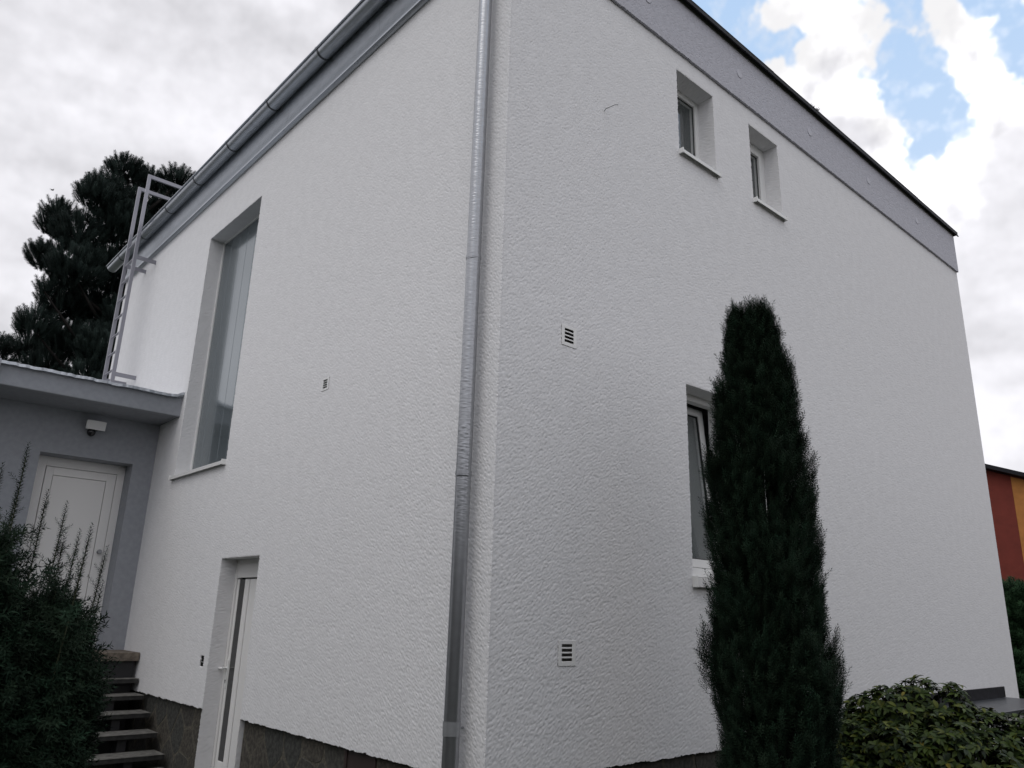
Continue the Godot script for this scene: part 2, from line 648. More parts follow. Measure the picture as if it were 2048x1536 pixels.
# irregular slabs of stone with joints between them
func stone_facing(on_a: bool, s0: float, s1: float, y0: float, y1: float, out: float, plinth: Node3D) -> void:
	var seeds := []
	var nx := maxi(1, roundi((s1 - s0) / 0.36))
	var ny := maxi(1, roundi((y1 - y0) / 0.27))
	for a in nx:
		for b in ny:
			seeds.append(Vector2(lerpf(s0, s1, (a + 0.5 + (0.25 if b % 2 else -0.25) + rng.randf_range(-0.25, 0.25)) / nx), lerpf(y0, y1, (b + 0.5 + rng.randf_range(-0.32, 0.32)) / ny)))
	for p in seeds:
		var poly := [Vector2(s0, y0), Vector2(s1, y0), Vector2(s1, y1), Vector2(s0, y1)]
		for q in seeds:
			if q != p and poly.size() > 2:
				poly = clip(poly, p, q)
		if poly.size() < 3:
			continue
		var mid := Vector2.ZERO
		for c in poly:
			mid += c
		mid /= poly.size()
		var pts := []
		for k in poly.size():
			var c: Vector2 = poly[k]
			var e: Vector2 = poly[(k + 1) % poly.size()]
			for t in [0.0, 0.33, 0.66]:
				var g: Vector2 = c.lerp(e, t)
				g += (mid - g).normalized() * (0.005 + rng.randf_range(0.0, 0.008) + (0.014 if t == 0.0 else 0.0))
				pts.append(wall_at(on_a, g.x, g.y, out))
		var s := Shape.new()
		s.slab(pts, Vector3(-1, 0, 0) if on_a else Vector3(0, 0, 1), rng.randf_range(0.004, 0.009), 0.003)
		part("stone", s.mesh(M.stones[rng.randi() % M.stones.size()]), plinth)


func vent(on_a: bool, s0: float, s1: float, y0: float, y1: float, house: Node3D) -> void:
	var s := Shape.new()
	var h := y1 - y0
	var front := 0.0045
	var back := -0.001
	var a := s0 + (s1 - s0) * 0.17
	var b := s1 - (s1 - s0) * 0.19
	box_on(s, on_a, s0 - 0.004, a, y0 - 0.003, y1 + 0.004, back, front, 0.002)
	box_on(s, on_a, b, s1 + 0.004, y0 - 0.003, y1 + 0.004, back, front, 0.002)
	var slot := h * 0.122
	box_on(s, on_a, a, b, y1 - h * 0.14, y1 + 0.004, back, front - 0.0004, 0.002)
	var plate := part("vent_grille", s.mesh(M.white), house)
	var low := y0 - 0.003
	var top := y0 + h * 0.17
	for k in 4:
		var bar := Shape.new()
		box_on(bar, on_a, a, b, low, top, back, front - 0.0006, 0.0015)
		part("slat", bar.mesh(M.white), plate)
		low = top + slot
		top = low + h * 0.068


func build_house() -> void:
	var house := thing("house", "white roughcast flat-roofed house with grey parapet and zinc gutter filling the picture", "house")
	# openings: from, to, low, high, depth
	var tall := [4.53, 6.12, 3.1, 6.35, 0.19]
	var cellar := [3.389, 4.287, GROUND - 0.05, 2.045, 0.167]
	rough_wall(true, HOUSE_LONG, [tall, cellar, [2.358, 2.482, 3.478, 3.597, 0.012], [4.405, 4.495, 0.99, 1.092, 0.012]], house)
	var w1 := [2.165, 2.775, 5.835, 6.755, 0.19]
	var w2 := [3.445, 4.03, 5.835, 6.755, 0.18]
	var w3 := [2.13, 2.86, 1.9, 3.52, 0.18]
	rough_wall(false, HOUSE_WIDE, [w1, w2, w3, [0.611, 0.769, 1.254, 1.414, 0.012], [0.611, 0.764, 3.486, 3.645, 0.012]], house)
	# the walls out of sight, the rooms and the roof
	boxed("side_wall", Vector3(HOUSE_WIDE - 0.25, GROUND, -HOUSE_LONG), Vector3(HOUSE_WIDE, WALL_TOP, -0.012), M.plaster, house)
	boxed("back_wall", Vector3(0.006, GROUND, -HOUSE_LONG), Vector3(HOUSE_WIDE - 0.251, WALL_TOP, -HOUSE_LONG + 0.25), M.plaster, house)
	boxed("rooms", Vector3(1.9, GROUND, -HOUSE_LONG + 0.4), Vector3(HOUSE_WIDE - 0.4, WALL_TOP - 0.1, -1.9), M.room, house)
	boxed("roof", Vector3(0.02, WALL_TOP, -HOUSE_LONG), Vector3(HOUSE_WIDE - 0.03, 7.42, -0.05), M.dark_metal, house)
	# grey parapet over the wall with the small windows, its metal edge and the round patches
	parapet(house)
	# stone plinth
	var plinth := part("plinth", plinth_mesh(), house)
	stone_facing(true, 0.02, 1.18, GROUND, WALL_BOTTOM + 0.01, -0.045, plinth)
	stone_facing(true, 1.62, 3.372, GROUND, WALL_BOTTOM + 0.01, -0.045, plinth)
	stone_facing(true, 4.304, 7.0, GROUND, WALL_BOTTOM + 0.01, -0.045, plinth)
	stone_facing(false, 0.06, 5.2, GROUND, WALL_BOTTOM + 0.01, -0.045, plinth)
	var hatch := Shape.new()
	ring_on(hatch, true, 1.19, 1.61, 0.02, WALL_BOTTOM + 0.015, 0.035, -0.05, -0.028)
	var hp := part("cellar_hatch", hatch.mesh(M.hatch), house)
	var leaf := Shape.new()
	box_on(leaf, true, 1.226, 1.574, 0.056, WALL_BOTTOM - 0.02, -0.055, -0.04)
	part("hatch_panel", leaf.mesh(M.hatch), hp)
	eaves(house)
	downpipe(house)
	tall_window(house, tall)
	small_windows(house, w1, w2, w3)
	cellar_door(house, cellar)
	vent(false, 0.613, 0.767, 1.256, 1.412, house)
	vent(false, 0.613, 0.762, 3.488, 3.643, house)
	vent(true, 2.36, 2.48, 3.48, 3.595, house)
	var box := Shape.new()
	ring_on(box, true, 4.395, 4.505, 0.98, 1.102, 0.012, -0.06, -0.0125)  # black lining paints in the darkness inside the hole
	var socket := part("socket_recess", box.mesh(M.gasket), house)
	var wire := Shape.new()
	wire.tube([Vector3(0.05, 1.02, -4.47), Vector3(0.01, 1.035, -4.48), Vector3(-0.004, 1.05, -4.478), Vector3(0.004, 1.06, -4.465)], [0.006, 0.006, 0.006, 0.006], 6)
	part("wire", wire.mesh(M.white), socket)
	var hook := Shape.new()
	hook.tube([Vector3(1.1, 5.73, -0.01), Vector3(1.085, 5.735, 0.03), Vector3(1.13, 5.765, 0.09), Vector3(1.16, 5.775, 0.1), Vector3(1.163, 5.79, 0.1)], [0.004, 0.004, 0.004, 0.004, 0.003], 6)
	part("wire_hook", hook.mesh(M.clip), house)


func plinth_mesh() -> ArrayMesh:
	var s := Shape.new()
	for a in [[true, 0.05, 3.372], [true, 4.304, 10.1], [false, 0.05, 9.35]]:
		box_on(s, a[0], a[1], a[2], GROUND - 0.1, WALL_BOTTOM + 0.03, -0.2, -0.041)
	return s.mesh(M.mortar)


func parapet(house: Node3D) -> void:
	var s := Shape.new()
	var x1 := HOUSE_WIDE
	var z := 0.03
	var y0 := 6.957
	var y1 := 7.64
	var nx := 620
	var ny := 44
	for a in ny + 1:
		for b in nx + 1:
			var x := lerpf(-0.03, x1, pow(float(b) / nx, 1.25))
			var y := lerpf(y0, y1, float(a) / ny)
			var p := Vector3(x, y, z)
			if a == 0:
				p.y += lumps.get_noise_3dv(p) * 0.008
			p.z += relief(p * 1.2) * 0.6
			s.v.append(p)
	for a in ny:
		for b in nx:
			var c := a * (nx + 1) + b
			var d := c + nx + 1
			s.i.append_array(PackedInt32Array([c, d + 1, c + 1, c, d, d + 1]))
	for b in nx:
		var p := s.v[b]
		var q := s.v[b + 1]
		var k := s.v.size()
		s.v.append_array(PackedVector3Array([p, q, Vector3(q.x, y0 + 0.002, -0.05), Vector3(p.x, y0 + 0.002, -0.05)]))
		s.i.append_array(PackedInt32Array([k, k + 1, k + 2, k, k + 2, k + 3]))
	var k2 := s.v.size()
	s.v.append_array(PackedVector3Array([Vector3(x1, y0, z), Vector3(x1, y1, z), Vector3(x1, y1, -HOUSE_LONG), Vector3(x1, y0, -HOUSE_LONG), Vector3(x1, y1, -0.25), Vector3(-0.03, y1, -0.25), Vector3(-0.03, y1, z), Vector3(-0.03, 7.43, -0.25), Vector3(x1, 7.43, -0.25), Vector3(-0.03, y0, z), Vector3(-0.03, y0, -0.25)]))
	s.i.append_array(PackedInt32Array([k2, k2 + 1, k2 + 2, k2, k2 + 2, k2 + 3, k2 + 1, k2 + 4, k2 + 5, k2 + 1, k2 + 5, k2 + 6, k2 + 4, k2 + 5, k2 + 7, k2 + 4, k2 + 7, k2 + 8, k2 + 9, k2 + 6, k2 + 5, k2 + 9, k2 + 5, k2 + 10]))
	var par := part("parapet", s.mesh(M.grey_plaster, true), house)
	# sheet metal edge: a folded strip in lengths of two metres, each lapped over the next
	var at := -0.08
	while at < x1 + 0.04:
		var to := minf(at + 2.0, x1 + 0.055)
		var f := Shape.new()
		var lap := 0.0 if int(at / 2.0) % 2 else 0.002
		f.box(Vector3(at, 7.595 - lap, 0.066), Vector3(to + 0.03, 7.655 + lap, 0.071 + lap), 0.001)
		f.box(Vector3(at, 7.655 + lap, -0.3), Vector3(to + 0.03, 7.661 + lap, 0.074 + lap), 0.001)
		f.box(Vector3(at, 7.586 - lap, 0.066), Vector3(to + 0.03, 7.597, 0.084 + lap), 0.002)
		part("metal_edge", f.mesh(M.dark_metal), house)
		at = to
		if to >= x1 + 0.05:
			break
	var side := Shape.new()
	side.box(Vector3(x1 + 0.02, 7.6, -HOUSE_LONG), Vector3(x1 + 0.056, 7.655, 0.07), 0.002)
	part("metal_edge", side.mesh(M.dark_metal), house)
	for x in [1.7, 3.27, 4.79, 6.35, 7.91]:
		var d := Shape.new()
		d.tube([Vector3(x, 7.285, 0.028), Vector3(x, 7.285, 0.033), Vector3(x, 7.285, 0.034)], [0.05, 0.05, 0.047], 20)
		part("round_patch", d.mesh(M.patch), par)
	var tw := thing("moss_tuft", "small dark tuft of dry moss and twigs on the parapet's metal edge against the cloud", "moss", Vector3(4.93, 7.66, 0.05))
	var t := Shape.new()
	for k in 26:
		var p := Vector3(rng.randf_range(-0.12, 0.12), 0.0, rng.randf_range(-0.03, 0.03))
		var d := Vector3(rng.randf_range(-0.6, 0.6), rng.randf_range(0.1, 1.0), rng.randf_range(-0.4, 0.6)).normalized() * rng.randf_range(0.02, 0.055)
		t.tube([p, p + d * 0.5, p + d], [0.006, 0.004, 0.001], 4, false)
	for k in 2:
		t.tube([Vector3(0.05 + k * 0.03, 0, 0), Vector3(0.07 + k * 0.03, 0.045, 0.01), Vector3(0.1 + k * 0.03, 0.085, 0.01)], [0.004, 0.004, 0.002], 5, false)
	part("twigs", t.mesh(M.bark), tw)


func eaves(house: Node3D) -> void:
	# sheet metal board behind the gutter, in lengths
	var at := 0.0
	while at > -HOUSE_LONG:
		var to := maxf(at - 2.0, -HOUSE_LONG)
		var s := Shape.new()
		s.sweep([Vector2(0.0, 6.972), Vector2(-0.058, 6.972), Vector2(-0.06, 6.978), Vector2(-0.04, 7.04), Vector2(-0.026, 7.1), Vector2(-0.02, 7.15), Vector2(-0.021, 7.2), Vector2(-0.032, 7.28), Vector2(-0.046, 7.36), Vector2(-0.046, 7.45), Vector2(0.1, 7.46)], to + 0.002, at, false, true)
		part("eaves_board", s.mesh(M.zinc), house)
		at = to
	var c := Vector2(-0.128, 7.42)
	var r := 0.084
	var section := []
	for k in 19:
		var t := PI * k / 18.0
		section.append(c + Vector2(cos(t) * r, -sin(t) * r))
	for k in 11:
		var t := TAU * k / 11.0
		section.append(c + Vector2(-r - 0.002 + 0.0, 0.0) + Vector2(0.0 + cos(t) * 0.011 - 0.009, sin(t) * 0.011 + 0.002))
	for k in range(18, -1, -1):
		var t := PI * k / 18.0
		section.append(c + Vector2(cos(t) * (r - 0.003), -sin(t) * (r - 0.003)))
	var g := Shape.new()
	g.sweep(section, -10.78, 0.06, true, true)
	var cap := []
	for k in 19:
		var t := PI * k / 18.0
		cap.append(Vector3(c.x + cos(t) * r, c.y - sin(t) * r, -10.78))
	for e in [-10.78, 0.06]:
		for k in 18:
			g.tri(Vector3(c.x, c.y, e), Vector3(cap[k].x, cap[k].y, e), Vector3(cap[k + 1].x, cap[k + 1].y, e), Vector3(0, 0, signf(e + 5)))
	var gutter := part("gutter", g.mesh(M.zinc), house)
	for z in [-0.55, -1.75, -2.98, -4.22, -5.42, -6.6, -7.75, -8.95, -10.1]:
		var b := Shape.new()
		var ring := []
		for k in 17:
			var t := PI * k / 16.0
			ring.append(c + Vector2(cos(t) * (r + 0.004), -sin(t) * (r + 0.004)))
		ring.append(c + Vector2(-r - 0.024, 0.004))
		ring.append(c + Vector2(-r - 0.012, 0.018))
		ring.append(c + Vector2(-r + 0.005, 0.012))
		b.sweep(ring, z - 0.013, z + 0.013, false, true)
		var back := []
		for p in ring:
			back.append(c + (p - c) * 0.975)
		b.sweep(back, z - 0.013, z + 0.013, false, true)
		for k in ring.size() - 1:
			b.quad(Vector3(ring[k].x, ring[k].y, z + 0.013), Vector3(ring[k + 1].x, ring[k + 1].y, z + 0.013), Vector3(back[k + 1].x, back[k + 1].y, z + 0.013), Vector3(back[k].x, back[k].y, z + 0.013), Vector3(0, 0, 1))
		part("gutter_bracket", b.mesh(M.shaded_strap), gutter)


func downpipe(house: Node3D) -> void:
	var x := -0.09
	var z := -0.2
	var r := 0.051
	var first: MeshInstance3D = null
	# lengths of pipe, each pushed into the next; crumpled ripples up the middle
	for a in [[GROUND, 0.93], [0.93, 2.46], [2.46, 4.02], [4.02, 6.9]]:
		var s := Shape.new()
		var rings := int((a[1] - a[0]) / 0.0045)
		var sides := 28
		for k in rings + 1:
			var y := lerpf(a[0], a[1], float(k) / rings)
			var amount: float = smoothstep(1.5, 3.2, y) * (1.0 - 0.55 * smoothstep(5.2, 6.6, y))
			for b in sides:
				var t := TAU * b / sides
				var dir := Vector3(cos(t), 0, sin(t))
				var ripple := grains.get_noise_3dv(Vector3(cos(t) * 0.009, y * 0.7, sin(t) * 0.009) + Vector3(20, 0, 0)) * 0.0011 + waves.get_noise_3dv(Vector3(cos(t) * 0.1, y * 4.0, sin(t) * 0.1)) * 0.0005
				var rr: float = r + ripple * amount + (0.0022 if k > rings - 8 else 0.0)
				if b == 5:
					rr += 0.0018
				s.v.append(Vector3(x, y, z) + dir * rr)
		var idx := PackedInt32Array()
		for k in rings:
			for b in sides:
				var c := (b + 1) % sides
				idx.append_array(PackedInt32Array([k * sides + b, k * sides + c, (k + 1) * sides + c, k * sides + b, (k + 1) * sides + c, (k + 1) * sides + b]))
		s.i = idx
		s.n.resize(s.v.size())
		for k in rings + 1:
			for b in sides:
				var here := k * sides + b
				var du := s.v[mini(k + 1, rings) * sides + b] - s.v[maxi(k - 1, 0) * sides + b]
				var dv := s.v[k * sides + (b + 1) % sides] - s.v[k * sides + (b + sides - 1) % sides]
				s.n[here] = du.cross(dv).normalized()
				if s.n[here].dot(s.v[here] - Vector3(x, s.v[here].y, z)) < 0.0:
					s.n[here] = -s.n[here]
		if first == null:
			first = part("downpipe", s.mesh(M.pipe), house)
		else:
			part("pipe_length", s.mesh(M.pipe), first)
	for a in [[0.9, 0.04, 0.0035], [2.452, 0.012, 0.004], [4.01, 0.012, 0.004], [6.55, 0.03, 0.004]]:
		var s := Shape.new()
		var y: float = a[0]
		var h: float = a[1]
		var e: float = r + a[2]
		s.tube([Vector3(x, y - h, z), Vector3(x, y - h, z), Vector3(x, y + h, z), Vector3(x, y + h, z)], [r, e, e, r], 28, false)
		if h > 0.02:
			s.box(Vector3(x - 0.006, y - h * 0.6, z - e - 0.012), Vector3(x + 0.006, y + h * 0.6, z - e + 0.004), 0.001)
			s.tube([Vector3(x + 0.03, y, z), Vector3(0.02, y, z)], [0.006, 0.006], 8)
		part("pipe_clip", s.mesh(M.clip if h > 0.02 else M.pipe), first)


func tall_window(house: Node3D, o: Array) -> void:
	var f := Shape.new()
	ring_on(f, true, o[0], o[1], o[2], o[3], 0.02, -0.25, -0.183, 0.03)
	var win := part("window", f.mesh(M.white), house)
	# upright channels of glass side by side
	var count := 6
	var w: float = (o[1] - o[0] - 0.04) / count
	for k in count:
		var s := Shape.new()
		var a: float = o[0] + 0.02 + k * w + 0.0035
		box_on(s, true, a, a + w - 0.007, o[2] + 0.03, o[3] - 0.02, -0.235, -0.2, 0.002)
		part("glass_channel", s.mesh(M.channel_glass), win)
	sill(true, o[0] - 0.005, o[1] + 0.04, o[2] - 0.005, 0.19, 0.04, win)


func small_windows(house: Node3D, w1: Array, w2: Array, w3: Array) -> void:
	for o in [w1, w2]:
		var f := Shape.new()
		ring_on(f, false, o[0], o[1], o[2], o[3], 0.062, -o[4] - 0.06, -o[4] + 0.004)
		var win := part("window", f.mesh(M.white), house)
		var a: float = o[0] + 0.062
		var b: float = o[1] - 0.062
		var c: float = o[2] + 0.062
		var d: float = o[3] - 0.062
		if o == w2:
			var gk := Shape.new()
			box_on(gk, false, a, b, c, d, -o[4] - 0.07, -o[4] - 0.06)
			part("rebate", gk.mesh(M.gasket), win)
			var s := Shape.new()
			ring_on(s, false, a + 0.006, b - 0.006, c + 0.006, d - 0.006, 0.055, -o[4] - 0.058, -o[4] + 0.012)
			part("sash", s.mesh(M.white), win)
			a += 0.061; b -= 0.061; c += 0.061; d -= 0.061
			win.get_node("rebate").free()
		var gs := Shape.new()
		ring_on(gs, false, a, b, c, d, 0.006, -o[4] - 0.03, -o[4] - 0.014)
		part("gasket", gs.mesh(M.gasket), win)
		pane(false, a, b, c, d, -o[4] - 0.02, win)
		curtain(false, a + (0.12 if o == w1 else 0.3), b, c - 0.02, d + 0.02, -o[4] - 0.14, win)
		sill(false, o[0] - 0.006, o[1] + 0.008, o[2] - 0.002, o[4], 0.034, win)
	# the tall window by the yew, its sash tilted inwards at the top
	var f3 := Shape.new()
	ring_on(f3, false, w3[0], w3[1], w3[2] + 0.02, w3[3], 0.06, -0.25, -w3[4] + 0.004, 0.075)
	var win3 := part("window", f3.mesh(M.white), house)
	var sash := Shape.new()
	var x0: float = w3[0] + 0.045
	var x1: float = w3[1] - 0.045
	var hh: float = w3[3] - w3[2] - 0.15
	for a in [[x0, x0 + 0.07, 0.0, hh], [x1 - 0.07, x1, 0.0, hh], [x0 + 0.07, x1 - 0.07, 0.0, 0.07], [x0 + 0.07, x1 - 0.07, hh - 0.07, hh]]:
		sash.box(Vector3(a[0], a[2], -0.05), Vector3(a[1], a[3], 0.012 if a[2] == 0.0 and a[3] == hh else 0.011), 0.003)
	var sn := part("sash", sash.mesh(M.white), win3)
	var lean := Transform3D(Basis(Vector3.RIGHT, -0.092), Vector3(0, w3[2] + 0.1, -w3[4] - 0.02))
	sn.transform = lean
	var gk3 := Shape.new()
	for a in [[x0 + 0.07, x0 + 0.078, 0.07, hh - 0.07], [x1 - 0.078, x1 - 0.07, 0.07, hh - 0.07], [x0 + 0.078, x1 - 0.078, 0.07, 0.078], [x0 + 0.078, x1 - 0.078, hh - 0.078, hh - 0.07]]:
		gk3.box(Vector3(a[0], a[2], -0.02), Vector3(a[1], a[3], 0.0), 0.001)
	part("gasket", gk3.mesh(M.gasket), win3).transform = lean
	for z in [-0.012, -0.03]:
		var s := Shape.new()
		s.quad(Vector3(x0 + 0.07, 0.07, z), Vector3(x1 - 0.07, 0.07, z), Vector3(x1 - 0.07, hh - 0.07, z), Vector3(x0 + 0.07, hh - 0.07, z), Vector3(0, 0, 1))
		part("pane", s.mesh(M.glass), win3).transform = lean
	sill(false, w3[0] - 0.006, w3[1] + 0.008, w3[2] - 0.005, 0.18, 0.07, win3)


func cellar_door(house: Node3D, o: Array) -> void:
	var f := Shape.new()
	ring_on(f, true, o[0], o[1], GROUND, o[3], 0.045, -0.24, -o[4], 0.03)
	box_on(f, true, o[0] + 0.045, o[1] - 0.045, 1.86, o[3] - 0.045, -0.235, -o[4] - 0.003)
	var door := part("cellar_door", f.mesh(M.door_white), house)
	var leaf := Shape.new()
	var y1 := 1.845
	var a: float = o[1] - 0.052
	box_on(leaf, true, a - 0.05, a, GROUND + 0.035, y1, -0.22, -0.178)
	box_on(leaf, true, o[0] + 0.56, o[0] + 0.66, GROUND + 0.035, y1, -0.22, -0.178)
	box_on(leaf, true, o[0] + 0.66, a - 0.05, GROUND + 0.035, 0.15, -0.22, -0.179)
	part("door_stile", leaf.mesh(M.door_white), door)
	var panel := Shape.new()
	box_on(panel, true, o[0] + 0.05, o[0] + 0.548, GROUND + 0.035, y1, -0.22, -0.182)
	part("door_panel", panel.mesh(M.door_white), door)
	var seam := Shape.new()
	box_on(seam, true, o[0] + 0.03, a, GROUND + 0.03, y1 + 0.015, -0.25, -0.224)
	part("door_rebate", seam.mesh(M.gasket), door)
	var pn := Shape.new()
	box_on(pn, true, o[0] + 0.66, a - 0.05, 0.15, y1, -0.2, -0.184, 0.001)
	part("door_glass", pn.mesh(M.door_glass), door)
	var handle := Shape.new()
	var s := a - 0.024
	box_on(handle, true, s - 0.017, s + 0.017, 0.8, 1.07, -0.179, -0.168, 0.004)
	handle.tube([wall_at(true, s, 0.985, -0.17), wall_at(true, s, 0.985, -0.125)], [0.01, 0.01], 10)
	handle.tube([wall_at(true, s - 0.006, 0.985, -0.125), wall_at(true, s + 0.03, 0.983, -0.122), wall_at(true, s + 0.09, 0.98, -0.122), wall_at(true, s + 0.115, 0.98, -0.128)], [0.011, 0.012, 0.011, 0.009], 10)
	part("handle", handle.mesh(M.white), door)
	var lock := Shape.new()
	lock.tube([wall_at(true, s, 0.87, -0.169), wall_at(true, s, 0.87, -0.165)], [0.009, 0.009], 10)
	box_on(lock, true, s - 0.004, s + 0.004, 0.845, 0.87, -0.169, -0.165, 0.001)
	part("keyhole", lock.mesh(M.gasket), door)


# ------------------------------------------------------------------ the porch, stairs, ladder
func build_porch() -> void:
	var p := thing("porch", "low grey rendered entrance porch with flat overhanging roof against the white house", "porch")
	var z := -6.98
	var o := [-1.328, -0.26, 1.04, 3.322]
	var back := z - 3.6
	var front := Shape.new()
	var deep := z - 0.42
	for a in [[-3.4, o[0], GROUND, 3.9], [o[1], 0.012, GROUND, 3.9], [o[0], o[1], o[3], 3.9], [o[0], o[1], GROUND, o[2]]]:
		for e in [[z, Vector3(0, 0, 1)], [deep, Vector3(0, 0, -1)]]:
			front.quad(Vector3(a[0], a[2], e[0]), Vector3(a[1], a[2], e[0]), Vector3(a[1], a[3], e[0]), Vector3(a[0], a[3], e[0]), e[1])
	for e in [[o[0], o[2], o[0], o[3], Vector3(1, 0, 0)], [o[1], o[2], o[1], o[3], Vector3(-1, 0, 0)], [o[0], o[3], o[1], o[3], Vector3(0, -1, 0)], [o[0], o[2], o[1], o[2], Vector3(0, 1, 0)], [-3.4, GROUND, -3.4, 3.9, Vector3(-1, 0, 0)]]:
		front.quad(Vector3(e[0], e[1], z), Vector3(e[2], e[3], z), Vector3(e[2], e[3], deep), Vector3(e[0], e[1], deep), e[4])
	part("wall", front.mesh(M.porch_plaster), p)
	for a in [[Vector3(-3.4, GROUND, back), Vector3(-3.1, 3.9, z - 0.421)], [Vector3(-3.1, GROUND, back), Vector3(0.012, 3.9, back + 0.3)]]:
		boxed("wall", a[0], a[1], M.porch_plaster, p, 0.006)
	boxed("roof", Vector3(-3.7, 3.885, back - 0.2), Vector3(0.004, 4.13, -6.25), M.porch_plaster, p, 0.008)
	# wrinkled sheet metal along the roof edge
	var s := Shape.new()
	var last := Vector3.ZERO
	for k in 91:
		var x := lerpf(-2.03, 0.0, k / 90.0)
		var lift := waves.get_noise_1d(x * 4.0) * 0.008 + (0.05 * smoothstep(-0.1, 0.0, x))
		var at := Vector3(x, 4.15 + lift, -6.2 + waves.get_noise_1d(x * 5.0 + 40.0) * 0.006)
		if k > 0:
			s.quad(last, at, at + Vector3(0, -0.035, 0.003), last + Vector3(0, -0.035, 0.003), Vector3(0, 0, 1))
			s.quad(last, at, Vector3(at.x, 4.145 + lift * 0.4, -7.4), Vector3(last.x, 4.145 + lift * 0.4, -7.4), Vector3.UP)
			s.quad(last + Vector3(0, -0.035, 0.003), at + Vector3(0, -0.035, 0.003), Vector3(at.x, 4.118, -6.26), Vector3(last.x, 4.118, -6.26), Vector3.DOWN)
		last = at
	part("metal_edge", s.mesh(M.zinc), p)
	var flat := Shape.new()
	flat.box(Vector3(-3.68, 4.131, back), Vector3(-0.01, 4.14, -6.3), 0.001)
	part("roof_sheet", flat.mesh(M.zinc), p)
	var corner := Shape.new()
	corner.box(Vector3(-2.08, 4.02, -6.25), Vector3(-2.025, 4.16, -6.17), 0.004)
	corner.box(Vector3(-3.7, 4.11, -6.24), Vector3(-2.08, 4.15, -6.2), 0.003)
	part("edge_corner", corner.mesh(M.clip), p)
	var rim := -7.265
	var f := Shape.new()
	var fx := [o[0], o[1], o[2], o[3]]
	f.box(Vector3(fx[0], fx[2], rim - 0.08), Vector3(fx[0] + 0.143, fx[3], rim), 0.003)
	f.box(Vector3(fx[1] - 0.093, fx[2], rim - 0.08), Vector3(fx[1], fx[3], rim), 0.003)
	f.box(Vector3(fx[0] + 0.143, fx[3] - 0.118, rim - 0.08), Vector3(fx[1] - 0.093, fx[3], rim - 0.0006), 0.003)
	f.box(Vector3(fx[0] + 0.143, fx[2], rim - 0.08), Vector3(fx[1] - 0.093, fx[2] + 0.03, rim - 0.0006), 0.003)
	var door := part("front_door", f.mesh(M.door_white), p)
	var lx0: float = fx[0] + 0.149
	var lx1: float = fx[1] - 0.099
	var ly0: float = fx[2] + 0.036
	var ly1: float = fx[3] - 0.124
	var leaf := Shape.new()
	leaf.box(Vector3(lx0, ly0, rim - 0.06), Vector3(lx0 + 0.085, ly1, rim + 0.006), 0.003)
	leaf.box(Vector3(lx1 - 0.11, ly0, rim - 0.06), Vector3(lx1, ly1, rim + 0.006), 0.003)
	leaf.box(Vector3(lx0 + 0.085, ly1 - 0.1, rim - 0.06), Vector3(lx1 - 0.11, ly1, rim + 0.0054), 0.003)
	leaf.box(Vector3(lx0 + 0.085, ly0, rim - 0.06), Vector3(lx1 - 0.11, ly0 + 0.14, rim + 0.0054), 0.003)
	part("door_leaf", leaf.mesh(M.door_white), door)
	var panel := Shape.new()
	panel.box(Vector3(lx0 + 0.09, ly0 + 0.145, rim - 0.05), Vector3(lx1 - 0.115, ly1 - 0.105, rim - 0.001), 0.003)
	part("door_panel", panel.mesh(M.door_white), door)
	var dark := Shape.new()
	dark.box(Vector3(fx[0] + 0.02, fx[2], rim - 0.16), Vector3(fx[1] - 0.02, fx[3], rim - 0.082), 0.002)
	part("door_rebate", dark.mesh(M.gasket), door)
	var knob := Shape.new()
	knob.tube([Vector3(lx1 - 0.055, 2.2, rim), Vector3(lx1 - 0.055, 2.2, rim + 0.012)], [0.026, 0.024], 16)
	knob.tube([Vector3(lx1 - 0.055, 2.2, rim + 0.01), Vector3(lx1 - 0.055, 2.2, rim + 0.04), Vector3(lx1 - 0.055, 2.2, rim + 0.055), Vector3(lx1 - 0.055, 2.2, rim + 0.07)], [0.012, 0.012, 0.03, 0.022], 16)
	part("door_knob", knob.mesh(M.clip), door)
	# lamp over the door
	var lamp := thing("wall_lamp", "white outdoor lamp with dark round motion sensor on the grey porch wall above the door", "lamp", Vector3(-0.8, 3.72, z))
	var head := Shape.new()
	var arc := []
	for k in 9:
		var t := lerpf(-0.62, 0.62, k / 8.0)
		arc.append(Vector2(sin(t) * 0.19, cos(t) * 0.1 - 0.06))
	for k in 8:
		var a: Vector2 = arc[k]
		var b: Vector2 = arc[k + 1]
		var base := 0.1
		head.quad(Vector3(a.x, -0.055, base + a.y), Vector3(b.x, -0.055, base + b.y), Vector3(b.x, 0.055, base + b.y + 0.02), Vector3(a.x, 0.055, base + a.y + 0.02), Vector3(0, 0, 1))
		head.quad(Vector3(a.x, 0.055, base + a.y + 0.02), Vector3(b.x, 0.055, base + b.y + 0.02), Vector3(b.x, 0.05, base - 0.01), Vector3(a.x, 0.05, base - 0.01), Vector3.UP)
		head.quad(Vector3(a.x, -0.055, base + a.y), Vector3(b.x, -0.055, base + b.y), Vector3(b.x, -0.05, base - 0.01), Vector3(a.x, -0.05, base - 0.01), Vector3.DOWN)
		head.quad(Vector3(a.x, -0.05, base - 0.01), Vector3(b.x, -0.05, base - 0.01), Vector3(b.x, 0.05, base - 0.01), Vector3(a.x, 0.05, base - 0.01), Vector3(0, 0, -1))
	for e in [arc[0], arc[8]]:
		head.quad(Vector3(e.x, -0.055, 0.1 + e.y), Vector3(e.x, 0.055, 0.12 + e.y), Vector3(e.x, 0.05, 0.09), Vector3(e.x, -0.05, 0.09), Vector3(signf(e.x), 0, 0))
	part("lamp_head", head.mesh(M.white), lamp)
	var arm := Shape.new()
	arm.box(Vector3(-0.05, -0.05, 0.0), Vector3(0.05, 0.05, 0.03), 0.006)
